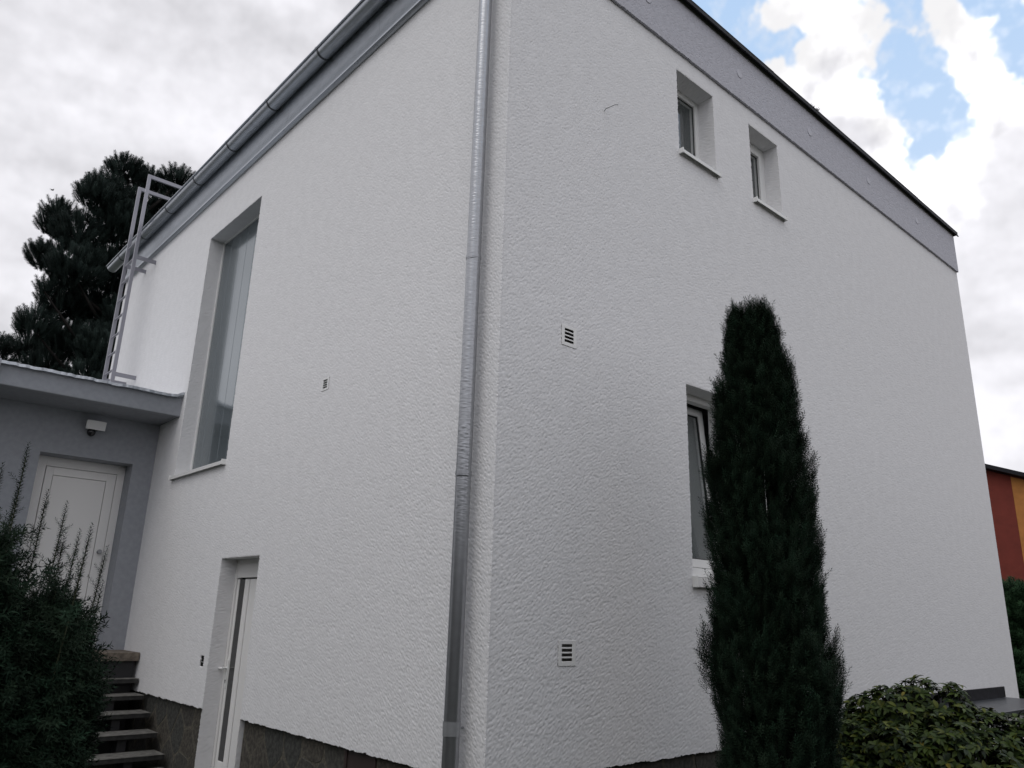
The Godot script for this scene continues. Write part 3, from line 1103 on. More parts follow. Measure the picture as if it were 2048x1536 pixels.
	arm.tube([Vector3(0, 0, 0.02), Vector3(0, 0, 0.1)], [0.02, 0.02], 12)
	part("lamp_base", arm.mesh(M.black_steel), lamp)
	var eye := SphereMesh.new()
	eye.radius = 0.05
	eye.height = 0.11
	eye.radial_segments = 20
	eye.rings = 12
	eye.material = M.sensor
	var en := part("motion_sensor", eye, lamp)
	en.position = Vector3(-0.035, -0.085, 0.09)


func build_stairs() -> void:
	var st := thing("staircase", "open outdoor stairs of concrete slab treads rising along the white wall to the porch", "stairs")
	var edges := [[0.75, -6.22], [0.593, -5.96], [0.44, -5.655], [0.274, -5.355], [0.104, -5.06], [-0.02, -4.77]]
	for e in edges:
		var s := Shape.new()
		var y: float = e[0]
		s.box(Vector3(-1.22, y - 0.05, e[1] - 0.33), Vector3(-0.012, y - 0.007, e[1] - 0.004), 0.004)  # dark body paints the bush's shade on the fronts; lighter sheet above
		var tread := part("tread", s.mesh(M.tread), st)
		boxed("lit_tread_top", Vector3(-1.222, y - 0.0068, e[1] - 0.332), Vector3(-0.01, y, e[1]), M.concrete, tread, 0.002)
	for x in [-0.34, -0.98]:
		var g := Shape.new()
		for k in edges.size() - 1:
			var a: Vector2 = Vector2(edges[k][1] - 0.12, edges[k][0] - 0.046)
			g.box(Vector3(x - 0.045, a.y - 0.16, a.x - 0.09), Vector3(x + 0.045, a.y, a.x + 0.06), 0.003)
			var b: Vector2 = Vector2(edges[k + 1][1] - 0.12, edges[k + 1][0] - 0.046)
			var pts := [Vector3(x, a.y - 0.17, a.x), Vector3(x, b.y - 0.17, b.x)]
			g.tube(pts, [0.05, 0.05], 4)
		part("stringer", g.mesh(M.black_steel), st)
	boxed("landing", Vector3(-1.6, 0.935, -6.979), Vector3(-0.008, 1.03, -6.325), M.landing, st, 0.006)
	boxed("landing_support", Vector3(-1.5, GROUND, -6.9), Vector3(-0.03, 0.934, -6.39), M.black_steel, st, 0.004)


func build_ladder() -> void:
	var l := thing("roof_ladder", "lavender-grey metal ladder fixed to the white wall, rising from porch roof past the gutter", "ladder")
	var x := -0.316
	for z in [-8.53, -9.02]:
		var s := Shape.new()
		var top := 8.27 if z > -8.7 else 8.25
		# a channel: web towards the viewer, two narrow flanges
		s.box(Vector3(x - 0.026, 4.145, z - 0.003), Vector3(x + 0.026, top, z + 0.003), 0.001)
		s.box(Vector3(x - 0.026, 4.145, z - 0.03), Vector3(x - 0.021, top, z - 0.0035), 0.001)
		s.box(Vector3(x + 0.021, 4.145, z - 0.03), Vector3(x + 0.026, top, z - 0.0035), 0.001)
		part("rail", s.mesh(M.ladder), l)
		var h := Shape.new()
		h.box(Vector3(x + 0.0265, top - 0.06, z - 0.003), Vector3(0.62, top, z + 0.003), 0.001)
		h.box(Vector3(x + 0.0265, top - 0.006, z - 0.03), Vector3(0.62, top, z - 0.0035), 0.001)
		h.box(Vector3(x + 0.0265, top - 0.06, z - 0.03), Vector3(0.62, top - 0.054, z - 0.0035), 0.001)
		h.box(Vector3(0.6205, 7.42, z - 0.03), Vector3(0.66, top, z + 0.003), 0.002)
		part("handrail", h.mesh(M.ladder), l)
		for y in [6.815, 4.885]:
			var b := Shape.new()
			b.box(Vector3(x + 0.0265, y - 0.03, z - 0.03), Vector3(0.002, y + 0.028, z + 0.005), 0.002)
			part("wall_bracket", b.mesh(M.ladder), l)
	var y := 4.35
	while y < 7.3:
		var r := Shape.new()
		r.box(Vector3(x - 0.016, y - 0.01, -8.99), Vector3(x + 0.016, y + 0.01, -8.563), 0.004)
		part("rung", r.mesh(M.ladder), l)
		y += 0.305


func build_stairwell_cover() -> void:
	var c := thing("cellar_cover", "dark sheet-metal cover with upstand over a low wall beside the rhododendron", "cover")
	boxed("low_wall", Vector3(5.45, GROUND - 0.05, 0.02), Vector3(8.72, 0.69, 0.6), M.plaster, c, 0.006)
	var s := Shape.new()
	s.box(Vector3(5.3, 0.7, 0.012), Vector3(8.8, 0.742, 0.69), 0.004)
	part("cover_sheet", s.mesh(M.cover_metal), c)
	var u := Shape.new()
	u.box(Vector3(5.3, 0.743, 0.008), Vector3(8.825, 0.872, 0.02), 0.002)
	part("upstand", u.mesh(M.dark_metal), c)


# ------------------------------------------------------------------ plants
func sprig_mesh(needles: int, length: float, width: float, spread: float, up: float, stem := 0.012) -> ArrayMesh:
	# a twig one unit tall, set round with needles
	var s := Shape.new()
	s.tube([Vector3.ZERO, Vector3(0, 0.5, 0), Vector3(0, 1, 0)], [stem, stem * 0.7, stem * 0.3], 4, false)
	for k in needles:
		var t := float(k) / needles
		var a := k * 2.39996 + rng.randf_range(-0.3, 0.3)
		var side := Vector3(cos(a), 0, sin(a))
		var at := Vector3(0, 0.04 + 0.96 * t, 0)
		var tip_up := up + 0.9 * maxf(0.0, t - 0.75) * 4.0 * 0.6
		var d := (side * spread + Vector3(0, tip_up, 0)).normalized() * length * rng.randf_range(0.75, 1.1) * (1.0 - 0.35 * maxf(0.0, t - 0.6) * 2.5)
		var across := d.cross(Vector3(0, 1, 0)).normalized() * width * 0.5
		var m := at + d * 0.45 - Vector3(0, length * 0.04, 0)
		var q := s.v.size()
		var nn := across.cross(d).normalized()
		s.v.append_array(PackedVector3Array([at, m - across, at + d, m + across]))
		s.n.append_array(PackedVector3Array([nn, (nn - across.normalized() * 0.3).normalized(), nn, (nn + across.normalized() * 0.3).normalized()]))
		s.i.append_array(PackedInt32Array([q, q + 1, q + 2, q, q + 2, q + 3]))
	return s.mesh(M.needles)


func swarm(called: String, mesh: Mesh, places: Array, tints: Array, parent: Node3D) -> void:
	var mm := MultiMesh.new()
	mm.transform_format = MultiMesh.TRANSFORM_3D
	mm.use_colors = true
	mm.mesh = mesh
	mm.instance_count = places.size()
	for k in places.size():
		mm.set_instance_transform(k, places[k])
		mm.set_instance_color(k, tints[k])
	var o := MultiMeshInstance3D.new()
	o.name = called
	o.multimesh = mm
	o.set_meta("kind", "stuff")
	parent.add_child(o, true)


func aimed(at: Vector3, dir: Vector3, size: float, wide := -1.0) -> Transform3D:
	var y := dir.normalized()
	var x := y.cross(Vector3(rng.randf_range(-1, 1), rng.randf_range(-1, 1), rng.randf_range(-1, 1))).normalized()
	var w := size if wide < 0.0 else wide
	return Transform3D(Basis(x * w, y * size, x.cross(y) * w), at)


func sphere_dir() -> Vector3:
	var y := rng.randf_range(-1, 1)
	var a := rng.randf_range(0, TAU)
	var r := sqrt(1.0 - y * y)
	return Vector3(cos(a) * r, y, sin(a) * r)


func yew_tint(light: float) -> Color:
	var k := light * rng.randf_range(0.8, 1.6)
	return Color(0.0105 * k * rng.randf_range(0.85, 1.2), 0.0215 * k, 0.0125 * k)


func profile(table: Array, y: float) -> float:
	for k in table.size() - 1:
		if y <= table[k + 1].x:
			return lerpf(table[k].y, table[k + 1].y, clampf((y - table[k].x) / (table[k + 1].x - table[k].x), 0, 1))
	return table[-1].y


func build_column_yew() -> void:
	var at := Vector3(1.39, GROUND, 1.09)
	var t := thing("columnar_yew", "tall dark green columnar yew standing before the white wall's half-hidden window", "yew", at)
	var trunk := Shape.new()
	for k in 7:
		var a := k * 0.9
		trunk.tube([Vector3(cos(a) * 0.05, -0.1, sin(a) * 0.05), Vector3(cos(a) * 0.12, 0.9, sin(a) * 0.12), Vector3(cos(a) * 0.14, 2.0, sin(a) * 0.14), Vector3(cos(a) * 0.07, 3.2, sin(a) * 0.07)], [0.07, 0.06, 0.045, 0.01], 7, false)
	part("trunk", trunk.mesh(M.bark), t)
	var table := [Vector2(0, 0.27), Vector2(0.85, 0.285), Vector2(1.25, 0.3), Vector2(1.5, 0.3), Vector2(2.0, 0.27), Vector2(2.6, 0.25), Vector2(2.95, 0.22), Vector2(3.15, 0.175), Vector2(3.35, 0.13), Vector2(3.55, 0.085), Vector2(3.7, 0.05), Vector2(3.85, 0.01)]
	var places := []
	var tints := []
	# upright sprays: each a shoot with side shoots, packed round the column
	var sprays := []
	for k in 3000:
		var y := pow(rng.randf(), 0.95) * 3.55
		var a := rng.randf_range(0, TAU)
		var r := profile(table, y + 0.1) * (1.0 + waves.get_noise_3d(cos(a) * 0.6 + y * 0.35, y * 0.9, sin(a) * 0.6) * 0.26)
		var deep := rng.randf_range(0.9, 1.02) if k < 2100 else rng.randf_range(0.4, 0.9)
		sprays.append([Vector3(cos(a) * r * deep, y, sin(a) * r * deep), Vector3(cos(a) * 0.3, 1.0, sin(a) * 0.3), rng.randf_range(0.16, 0.28), deep])
	# larger shoots that stand clear of the column, and the ragged tip
	for s in [[-0.28, 1.36, -0.24, 0.26], [-0.28, 1.2, -0.24, 0.26], [-0.26, 1.26, -0.2, 0.26], [0.22, 1.12, 0.2, 0.28], [0.25, 1.2, 0.22, 0.26], [0.23, 1.02, 0.2, 0.26], [0.22, 0.92, 0.18, 0.26], [0.19, 1.3, 0.17, 0.26], [0.2, 1.05, 0.18, 0.28], [0.24, 1.15, 0.26, 0.3], [0.27, 1.22, 0.2, 0.28], [0.22, 1.9, 0.2, 0.3], [0.2, 2.1, 0.2, 0.28], [0.23, 2.02, 0.2, 0.26], [0.21, 1.9, 0.19, 0.24], [-0.28, 2.5, -0.15, 0.2], [-0.27, 2.42, -0.13, 0.2]]:
		for j in 5:
			sprays.append([Vector3(s[0], s[1], s[2]) + sphere_dir() * 0.045, Vector3(s[0] * 0.3, 1, s[2] * 0.3), s[3], 1.0])
	for s in [[-0.12, 3.42, -0.09, 0.26], [-0.1, 3.36, -0.06, 0.24], [-0.03, 3.4, -0.02, 0.24], [0.05, 3.5, 0.04, 0.3], [0.06, 3.42, 0.06, 0.26], [0.03, 3.55, 0.02, 0.26], [0.11, 3.36, 0.09, 0.22], [0.0, 3.3, 0.0, 0.26]]:
		for j in 4:
			sprays.append([Vector3(s[0], s[1], s[2]) + sphere_dir() * 0.03, Vector3(s[0] * 0.5, 1, s[2] * 0.5), s[3] * rng.randf_range(0.85, 1.0), 1.0])
	for s in sprays:
		var o: Vector3 = s[0]
		var dir: Vector3 = s[1].normalized()
		var long: float = s[2]
		var tone := rng.randf_range(0.75, 1.45)
		for k in 10:
			var f := k / 9.0
			var lateral := sphere_dir()
			lateral.y = absf(lateral.y) * 0.4
			var d := dir + lateral * lerpf(1.0, 0.2, f)
			places.append(aimed(o + dir * long * f * 0.72, d, rng.randf_range(0.075, 0.12)))
			tints.append(yew_tint(tone))
	swarm("foliage", sprig_mesh(26, 0.27, 0.042, 1.0, 0.4), places, tints, t)


func build_yew_bush() -> void:
	var at := Vector3(-2.5, GROUND, -0.22)
	var t := thing("yew_bush", "dark spiky yew bush in the left foreground hiding part of the stairs and porch door", "yew bush", at + Vector3(-0.07, 0, -0.05))
	var tips := [[-2.66, 2.13, -0.24], [-2.94, 2.05, 0.08], [-3.08, 2.03, -0.48], [-2.56, 2.1, -0.3], [-2.54, 2.14, 0.09], [-2.52, 1.98, -0.08], [-2.41, 1.97, -0.04], [-2.23, 1.98, -0.5], [-2.27, 1.81, -0.23], [-2.18, 1.84, -0.37], [-2.27, 1.82, 0.2], [-2.05, 1.77, -0.36], [-2.1, 1.6, -0.14], [-2.04, 1.48, -0.46], [-2.66, 2.0, -0.56]]
	var ends := []
	for p in tips:
		ends.append([Vector3(p[0], p[1], p[2]) - at, 0.3])
	for k in 1700:
		var d := sphere_dir() * pow(rng.randf(), 0.22)
		var p := Vector3(d.x * 0.5, 0.9 + d.y * 0.85, d.z * 0.52) * Vector3(1, 1, 1)
		p.x -= 0.12
		var cap := 2.0 if p.x < -0.02 else 1.62
		if p.x < 0.05 and rng.randf() < 0.35:
			p.y = rng.randf_range(1.3, 2.0)
		p.y = minf(p.y, cap - rng.randf() * 0.12)
		ends.append([p, 0.08])
	for k in 600:
		var d := sphere_dir() * pow(rng.randf(), 0.3)
		ends.append([Vector3(0.2 + d.x * 0.22, 1.22 + d.y * 0.5, 0.05 + d.z * 0.28), 0.08])
	var limbs := Shape.new()
	var places := []
	var tints := []
	for e in ends:
		var end: Vector3 = e[0]
		var bare: float = e[1]
		var root := Vector3(end.x * 0.2, 0.0, end.z * 0.2)
		var bend := Vector3(end.x * 0.85, end.y * 0.45, end.z * 0.85)
		var pts := []
		var rad := []
		var n := 12
		for k in n + 1:
			var f := float(k) / n
			pts.append(root.lerp(bend, f).lerp(bend.lerp(end, f), f))
			rad.append(lerpf(0.009 if bare > 0.2 else 0.006, 0.002, f))
		if bare > 0.2 or rng.randf() < 0.25:
			limbs.tube(pts, rad, 5, false)
		var length := root.distance_to(end)
		var count := int(length / 0.028)
		var tone := rng.randf_range(0.65, 1.4)
		for k in count:
			var f := lerpf(0.22, 1.0, float(k) / count)
			var q := f * n
			var lo := mini(int(q), n - 1)
			var p: Vector3 = pts[lo].lerp(pts[lo + 1], q - lo)
			var along: Vector3 = (pts[lo + 1] - pts[lo]).normalized()
			var left := (1.0 - f) * length
			if left < bare:
				# the young leader: needles close round the stem, short side shoots
				places.append(aimed(p, along, 0.085, 0.085))
				tints.append(yew_tint(tone))
				if rng.randf() < 0.28:
					var sd := sphere_dir()
					places.append(aimed(p, along * 0.9 + (sd - along * sd.dot(along)).normalized() * 0.9, lerpf(0.04, 0.12, left / bare)))
					tints.append(yew_tint(tone))
			else:
				for j in 2:
					var sd := sphere_dir()
					places.append(aimed(p, along * 0.55 + (sd - along * sd.dot(along)).normalized(), rng.randf_range(0.09, 0.17)))
					tints.append(yew_tint(tone))
	part("branches", limbs.mesh(M.twig), t)
	swarm("foliage", sprig_mesh(26, 0.27, 0.05, 1.0, 0.4, 0.014), places, tints, t)


func leaf_mesh(bend: float, m: Material) -> ArrayMesh:
	# an oval leaf one unit long, folded along its midrib and bowed down to the tip
	var s := Shape.new()
	var widths := [0.03, 0.15, 0.21, 0.2, 0.12, 0.0]
	var mid := []
	for k in 6:
		var f := k / 5.0
		mid.append(Vector3(0, f * cos(bend * f), -sin(bend * f) * f * 0.9))
	var kk := s.v.size()
	for k in 6:
		for e in [-1.0, 0.0, 1.0]:
			s.v.append(mid[k] + Vector3(e * widths[k], 0, 0.055 * absf(e) * (1.0 if k < 5 else 0.0)))
			s.n.append(Vector3(-e * 0.28, sin(bend * k / 5.0) * 0.8, 1).normalized())
	for k in 5:
		for e in 2:
			var a := kk + k * 3 + e
			s.i.append_array(PackedInt32Array([a, a + 4, a + 1, a, a + 3, a + 4]))
	return s.mesh(m)


func build_rhododendron() -> void:
	var base := Vector3(3.1, GROUND, 1.35)
	var t := thing("rhododendron", "low rhododendron with olive and yellowing leaves in the right foreground", "rhododendron", base)
	var kinds := []
	for c in [Vector3(0.03, 0.05, 0.012), Vector3(0.044, 0.067, 0.013), Vector3(0.017, 0.03, 0.013), Vector3(0.075, 0.09, 0.015), Vector3(0.16, 0.135, 0.02)]:
		var m := grained(paint(c.x, c.y, c.z, 0.5), noise_map(0.05, 3, 60 + kinds.size(), 128, 0.75, 1.0), null, 9.0, 0)
		m.metallic_specular = 0.3
		m.uv1_world_triplanar = false
		m.uv1_scale = Vector3.ONE
		m.backlight_enabled = true
		m.backlight = Color(0.15, 0.2, 0.05)
		kinds.append([leaf_mesh(0.5, m), leaf_mesh(0.9, m), leaf_mesh(0.25, m)])
	var eye := Vector3(-3.225, 1.55, 3.82) - base
	var whorls := []
	var limbs := Shape.new()
	# mounds of the bush: centre, radius
	var mounds := []
	for q in [[2.81, 0.74, 0.9, 0.19], [3.04, 0.88, 0.92, 0.2], [3.11, 0.9, 1.09, 0.27], [3.29, 0.92, 1.27, 0.29], [2.95, 0.7, 1.48, 0.3], [3.29, 0.74, 1.56, 0.27], [3.45, 0.7, 1.73, 0.29], [3.52, 0.72, 1.93, 0.31], [2.74, 0.66, 1.23, 0.25], [3.65, 0.65, 2.06, 0.36], [2.93, 0.56, 1.72, 0.29], [2.63, 0.52, 0.99, 0.21], [2.9, 0.4, 1.3, 0.32], [3.2, 0.4, 1.7, 0.34]]:
		mounds.append([Vector3(q[0], q[1], q[2]) - base, q[3]])
	for m in mounds:
		for k in 140:
			var d := sphere_dir()
			d.y = d.y * 0.85 + 0.2
			d = d.normalized()
			var p: Vector3 = m[0] + d * m[1] * rng.randf_range(0.7, 1.05)
			if p.y < 0.1:
				continue
			var buried := false
			for o in mounds:
				if o != m and p.distance_to(o[0]) < o[1] * 0.62:
					buried = true
			if not buried:
				whorls.append([p, (d + Vector3(0, 0.75, 0)).normalized()])
	for w in whorls:
		var root := Vector3(w[0].x * 0.3, 0.0, w[0].z * 0.3)
		var mid: Vector3 = root.lerp(w[0], 0.55) + Vector3(0, -0.08, 0)
		if rng.randf() < 0.55:
			limbs.tube([root, mid, w[0]], [0.012, 0.008, 0.004], 5, false)
	part("branches", limbs.mesh(M.bark), t)
	var leaves := []
	for w in whorls:
		var count := rng.randi_range(7, 10)
		var yellow := rng.randf()
		for k in count:
			var a := TAU * k / count + rng.randf_range(-0.25, 0.25)
			var up: Vector3 = w[1]
			var x := up.cross(Vector3(0.31, 0.2, 0.9)).normalized()
			var z := x.cross(up)
			var side := x * cos(a) + z * sin(a)
			var dir := (side + up * rng.randf_range(-0.1, 1.1)).normalized()
			var across := dir.cross(up).normalized()
			var face := across.cross(dir)
			if face.dot(up) < 0.0:
				face = -face
				across = -across
			var size := rng.randf_range(0.045, 0.075)
			var b := Basis(across * size, dir * size, face * size)
			var c := 0
			var roll := rng.randf() * 0.96 + (0.2 if yellow > 0.85 else 0.0)
			c = 0 if roll < 0.34 else 1 if roll < 0.62 else 2 if roll < 0.84 else 3 if roll < 1.08 else 4
			leaves.append([Transform3D(b, w[0] + side * 0.006), c, rng.randi() % 3])
	# every leaf near the viewer is a piece of its own, the others one mass
	leaves.sort_custom(func(p, q): return p[0].origin.distance_squared_to(eye) < q[0].origin.distance_squared_to(eye))
	var rest := []
	var tints := []
	for k in leaves.size():
		var l: Array = leaves[k]
		if k < 300:
			part("leaf", kinds[l[1]][l[2]], t).transform = l[0]
		else:
			rest.append(l[0])
			var q: float = rng.randf_range(0.8, 1.2)
			var c: Color = [Color(0.03, 0.05, 0.012), Color(0.044, 0.067, 0.013), Color(0.017, 0.03, 0.013), Color(0.075, 0.09, 0.015), Color(0.16, 0.135, 0.02)][l[1]]
			tints.append(Color(c.r * q, c.g * q, c.b * q))
	swarm("foliage", leaf_mesh(0.55, M.leaf_many), rest, tints, t)


var tuft: ArrayMesh


func pine(called: String, label: String, base: Vector3, lobes: Array, density: float) -> void:
	var t := thing(called, label, "pine tree", base)
	var top := 0.0
	for l in lobes:
		top = maxf(top, l[0].y)
	var trunk := Shape.new()
	trunk.tube([Vector3(0, -0.2, 0), Vector3(0.05, top * 0.4, 0), Vector3(0.0, top * 0.75, 0.05), Vector3(0.05, top * 0.96, 0)], [0.3, 0.23, 0.14, 0.03], 9, false)
	var places := []
	var tints := []
	for l in lobes:
		var c: Vector3 = l[0]
		var r: float = l[1]
		var from := Vector3(0.02, maxf(1.0, c.y - 0.8 - Vector2(c.x, c.z).length() * 0.35), 0.0)
		trunk.tube([from, from.lerp(c, 0.6) + Vector3(0, -0.15, 0), c + Vector3(0, -r * 0.2, 0)], [0.07, 0.045, 0.02], 5, false)
		var count := int(density * r * r * 780.0)
		for k in count:
			var d := sphere_dir()
			var p := c + d * Vector3(r, r * 0.85, r) * pow(rng.randf(), 0.45)
			var out := Vector3(d.x * 0.55, 0.75 + 0.35 * d.y, d.z * 0.55)
			var size := rng.randf_range(0.2, 0.34)
			places.append(aimed(p, out, size, size))
			var q := rng.randf_range(0.7, 1.35)
			tints.append(Color(0.028 * q, 0.042 * q, 0.037 * q))
	part("trunk", trunk.mesh(M.bark), t)
	swarm("crown", tuft, places, tints, t)


func build_trees() -> void:
	var raw := [[1.61, 14.11, -19.69, 0.48], [2.57, 14.5, -20.69, 0.5], [2.92, 14.05, -19.06, 0.42], [0.91, 12.56, -18.69, 0.6], [0.29, 12.5, -20.52, 0.4], [0.23, 12.18, -20.9, 0.38], [0.66, 11.41, -19.01, 0.68], [1.59, 12.05, -18.93, 0.8], [2.75, 13.08, -20.49, 0.8], [0.17, 10.96, -20.42, 0.45], [0.66, 10.24, -18.69, 0.75], [1.79, 10.87, -19.47, 0.88], [3.01, 11.65, -20.59, 0.72], [-0.05, 10.95, -19.85, 0.2], [0.08, 9.5, -18.78, 0.2], [0.87, 9.74, -20.27, 0.7], [1.87, 10.0, -20.71, 0.8], [2.15, 9.25, -18.85, 0.64], [0.09, 8.52, -19.07, 0.46], [0.29, 8.37, -20.86, 0.45], [1.1, 8.63, -20.43, 0.75], [1.61, 8.16, -18.57, 0.72], [0.63, 7.6, -19.92, 0.56], [1.47, 7.2, -18.5, 0.64], [3.05, 13.5, -19.61, 0.48], [0.88, 6.6, -18.82, 0.64], [3.6, 12.6, -19.8, 0.8], [4.1, 11.2, -20.0, 0.9], [3.3, 10.2, -20.0, 0.9], [2.6, 7.9, -19.6, 0.9], [3.6, 8.8, -19.8, 0.9], [2.0, 13.2, -19.9, 0.55], [1.2, 13.2, -19.6, 0.5]]
	var base := Vector3(2.2, GROUND, -19.8)
	var lobes := []
	for a in raw:
		lobes.append([Vector3(a[0], a[1], a[2]) - base, a[3]])
	pine("pine_tree", "tall dark pine with tufted uneven crown behind the ladder and porch", base, lobes, 1.0)
	var base2 := Vector3(-1.4, GROUND, -21.3)
	var second := []
	for a in [[-0.5, 8.1, -20.4, 0.36], [-0.3, 7.75, -20.6, 0.36], [-0.75, 7.5, -21.0, 0.55], [-0.1, 7.1, -20.6, 0.5], [0.3, 6.9, -20.4, 0.5], [-1.2, 8.3, -21.4, 0.8], [-1.9, 8.0, -21.3, 0.9], [-1.5, 7.0, -21.0, 0.9], [-0.6, 6.3, -20.9, 0.8], [-2.3, 6.6, -21.4, 0.8], [-1.4, 5.6, -21.2, 0.9]]:
		second.append([Vector3(a[0], a[1], a[2]) - base2, a[3]])
	pine("pine_tree", "shorter dark pine at the left edge of the picture above the porch roof", base2, second, 0.9)
	# trees further left, which the tall window mirrors
	var places := [Vector3(-7.5, GROUND, -19.0), Vector3(-11.5, GROUND, -15.5), Vector3(-14.5, GROUND, -9.5)]
	var names := ["broad pine left of the picture, mirrored low in the tall glass window", "middle pine of the row left of the picture, beyond the porch", "pine left of the picture nearest the viewer's side of the garden"]
	for k in 3:
		var l := []
		for j in 14:
			var y := rng.randf_range(2.0, 8.2)
			var a := rng.randf_range(0, TAU)
			var r := (1.0 - (y - 2.0) / 8.0) * 2.3
			l.append([Vector3(cos(a) * r * rng.randf_range(0.3, 1.0), y, sin(a) * r * rng.randf_range(0.3, 1.0)), rng.randf_range(0.8, 1.15)])
		l.append([Vector3(0, 8.6, 0), 0.7])
		pine("pine_tree", names[k], places[k], l, 0.4)


func hedge(label: String, from: Vector3, to: Vector3, high: float, thick: float, count: int) -> void:
	var t := thing("hedge", label, "hedge", (from + to) * 0.5)
	var along := (to - from)
	var side := along.cross(Vector3.UP).normalized()
	var core := Shape.new()
	var turn := Basis(along.normalized(), Vector3.UP, side)
	core.box(Vector3(-along.length() * 0.5, -0.1, -thick * 0.12), Vector3(along.length() * 0.5, high * 0.8, thick * 0.12), 0.05)
	var c := part("stems", core.mesh(M.hedge_core), t)
	c.basis = turn
	var places := []
	var tints := []
	for k in count:
		var u := rng.randf_range(-0.5, 0.5)
		var y := rng.randf() * high
		var o := rng.randf_range(-0.5, 0.5)
		if rng.randf() < 0.72:
			o = 0.5 * signf(o) * rng.randf_range(0.8, 1.08)
		else:
			y = high * rng.randf_range(0.92, 1.05)
		var p := along * u + side * o * thick + Vector3(0, y, 0)
		places.append(aimed(p, Vector3(0, 1.0, 0) + side * signf(o) * 0.6 + sphere_dir() * 0.5, rng.randf_range(0.25, 0.42)))
		var q := rng.randf_range(0.6, 1.4)
		tints.append(Color(0.022 * q, 0.05 * q, 0.022 * q))
	swarm("foliage", tuft, places, tints, t)


func build_background() -> void:
	# red house with an orange stripe
	var h := thing("red_house", "red rendered house with an orange wall strip and dark roof edge beyond the white house", "house", Vector3(24.0, GROUND, -3.6))
	var turn := Basis(Vector3.UP, -1.02)
	var wide := 9.0
	var s := Shape.new()
	var top := func(x: float) -> float: return 6.16 - 0.3 * x
	# gable wall facing the viewer, roof sloping down to the right
	var gable := [Vector3(-wide * 0.5, 0, 0), Vector3(wide * 0.5, 0, 0), Vector3(wide * 0.5, top.call(wide * 0.5), 0), Vector3(-wide * 0.5, top.call(-wide * 0.5), 0)]
	s.slab(gable, Vector3(0, 0, 1), 0.01, 0.002)
	for k in 4:
		var a: Vector3 = gable[k]
		var b: Vector3 = gable[(k + 1) % 4]
		s.quad(a, b, b + Vector3(0, 0, -8), a + Vector3(0, 0, -8), (a + b) * 0.5 - Vector3(0, 3, 0))
	var w := part("wall", s.mesh(M.red), h)
	var o := Shape.new()
	o.box(Vector3(-0.17, 2.9, 0.012), Vector3(3.9, 3.0, 0.019), 0.002)
	o.quad(Vector3(-0.17, 3.0, 0.02), Vector3(3.9, 3.0, 0.02), Vector3(3.9, top.call(3.9) - 0.03, 0.02), Vector3(-0.17, top.call(-0.17) - 0.03, 0.02), Vector3(0, 0, 1))
	o.quad(Vector3(-0.17, 3.0, 0.02), Vector3(-0.17, 3.0, 0.005), Vector3(-0.17, top.call(-0.17) - 0.03, 0.005), Vector3(-0.17, top.call(-0.17) - 0.03, 0.02), Vector3(-1, 0, 0))
	var strip_part := part("wall_strip", o.mesh(M.orange), h)
	var r := Shape.new()
	var p0 := Vector3(-wide * 0.5 - 0.3, top.call(-wide * 0.5 - 0.3), 0.3)
	var p1 := Vector3(wide * 0.5 + 0.3, top.call(wide * 0.5 + 0.3), 0.3)
	var thick := Vector3(0, 0.13, 0)
	r.quad(p0, p1, p1 + thick, p0 + thick, Vector3(0, 0, 1))
	r.quad(p0 + thick, p1 + thick, p1 + thick + Vector3(0, 0, -9), p0 + thick + Vector3(0, 0, -9), Vector3.UP)
	r.quad(p0, p1, p1 + Vector3(0, 0, -9), p0 + Vector3(0, 0, -9), Vector3.DOWN)
	var roof := part("roof", r.mesh(M.dark_metal), h)
	var l := Shape.new()
	l.box(Vector3(-wide * 0.5, 2.77, 0.012), Vector3(wide * 0.5, 2.83, 0.1), 0.004)
	var ledge := part("ledge", l.mesh(M.clip), h)
	for m in [w, strip_part, roof, ledge]:
		m.basis = turn
	hedge("dark green hedge between the white house corner and the red house", Vector3(15.6, GROUND, -6.5), Vector3(17.6, GROUND, 2.5), 2.25, 1.1, 14000)
	hedge("unseen garden hedge added left of the picture to darken the lower walls", Vector3(-8.0, GROUND, -5.0), Vector3(-8.0, GROUND, 9.0), 3.3, 1.2, 9000)  # unseen, added to keep low daylight off the foot of the walls
	hedge("unseen garden hedge added behind the viewer to darken the lower walls", Vector3(-8.0, GROUND, 9.6), Vector3(7.5, GROUND, 9.6), 3.3, 1.2, 9000)  # also unseen, added to dim the lower walls from behind the camera
	# a loose shrub above the hedge
	var t := thing("shrub", "loose olive shrub rising over the hedge before the red house", "shrub", Vector3(15.2, GROUND, -2.9))
	var places := []
	var tints := []
	var stems := Shape.new()
	for k in 9:
		var tip := Vector3(rng.randf_range(-0.35, 0.35), rng.randf_range(2.0, 2.75), rng.randf_range(-0.35, 0.35))
		stems.tube([Vector3.ZERO, tip * Vector3(0.6, 0.5, 0.6), tip], [0.02, 0.014, 0.004], 5, false)
		for j in 26:
			places.append(aimed(tip * Vector3(1, rng.randf_range(0.5, 1.0), 1), sphere_dir() + Vector3(0, 0.6, 0), rng.randf_range(0.14, 0.24)))
			var q := rng.randf_range(0.7, 1.3)
			tints.append(Color(0.055 * q, 0.065 * q, 0.025 * q))
	part("stems", stems.mesh(M.bark), t)
	swarm("foliage", tuft, places, tints, t)
	# outside the picture, mirrored in the tilted window: a neighbour's tiled roof and a tree
	var n := thing("neighbour_house", "brick neighbour house with red tiled roof opposite, mirrored in the tilted window", "house", Vector3(15.5, GROUND, 9.6))
	var nt := Basis(Vector3.UP, -2.2)
	var body := Shape.new()
	body.box(Vector3(-5, 0, -7), Vector3(5, 3.1, 0), 0.01)
	part("wall", body.mesh(M.brick_wall), n).basis = nt
	var roof_base := Shape.new()
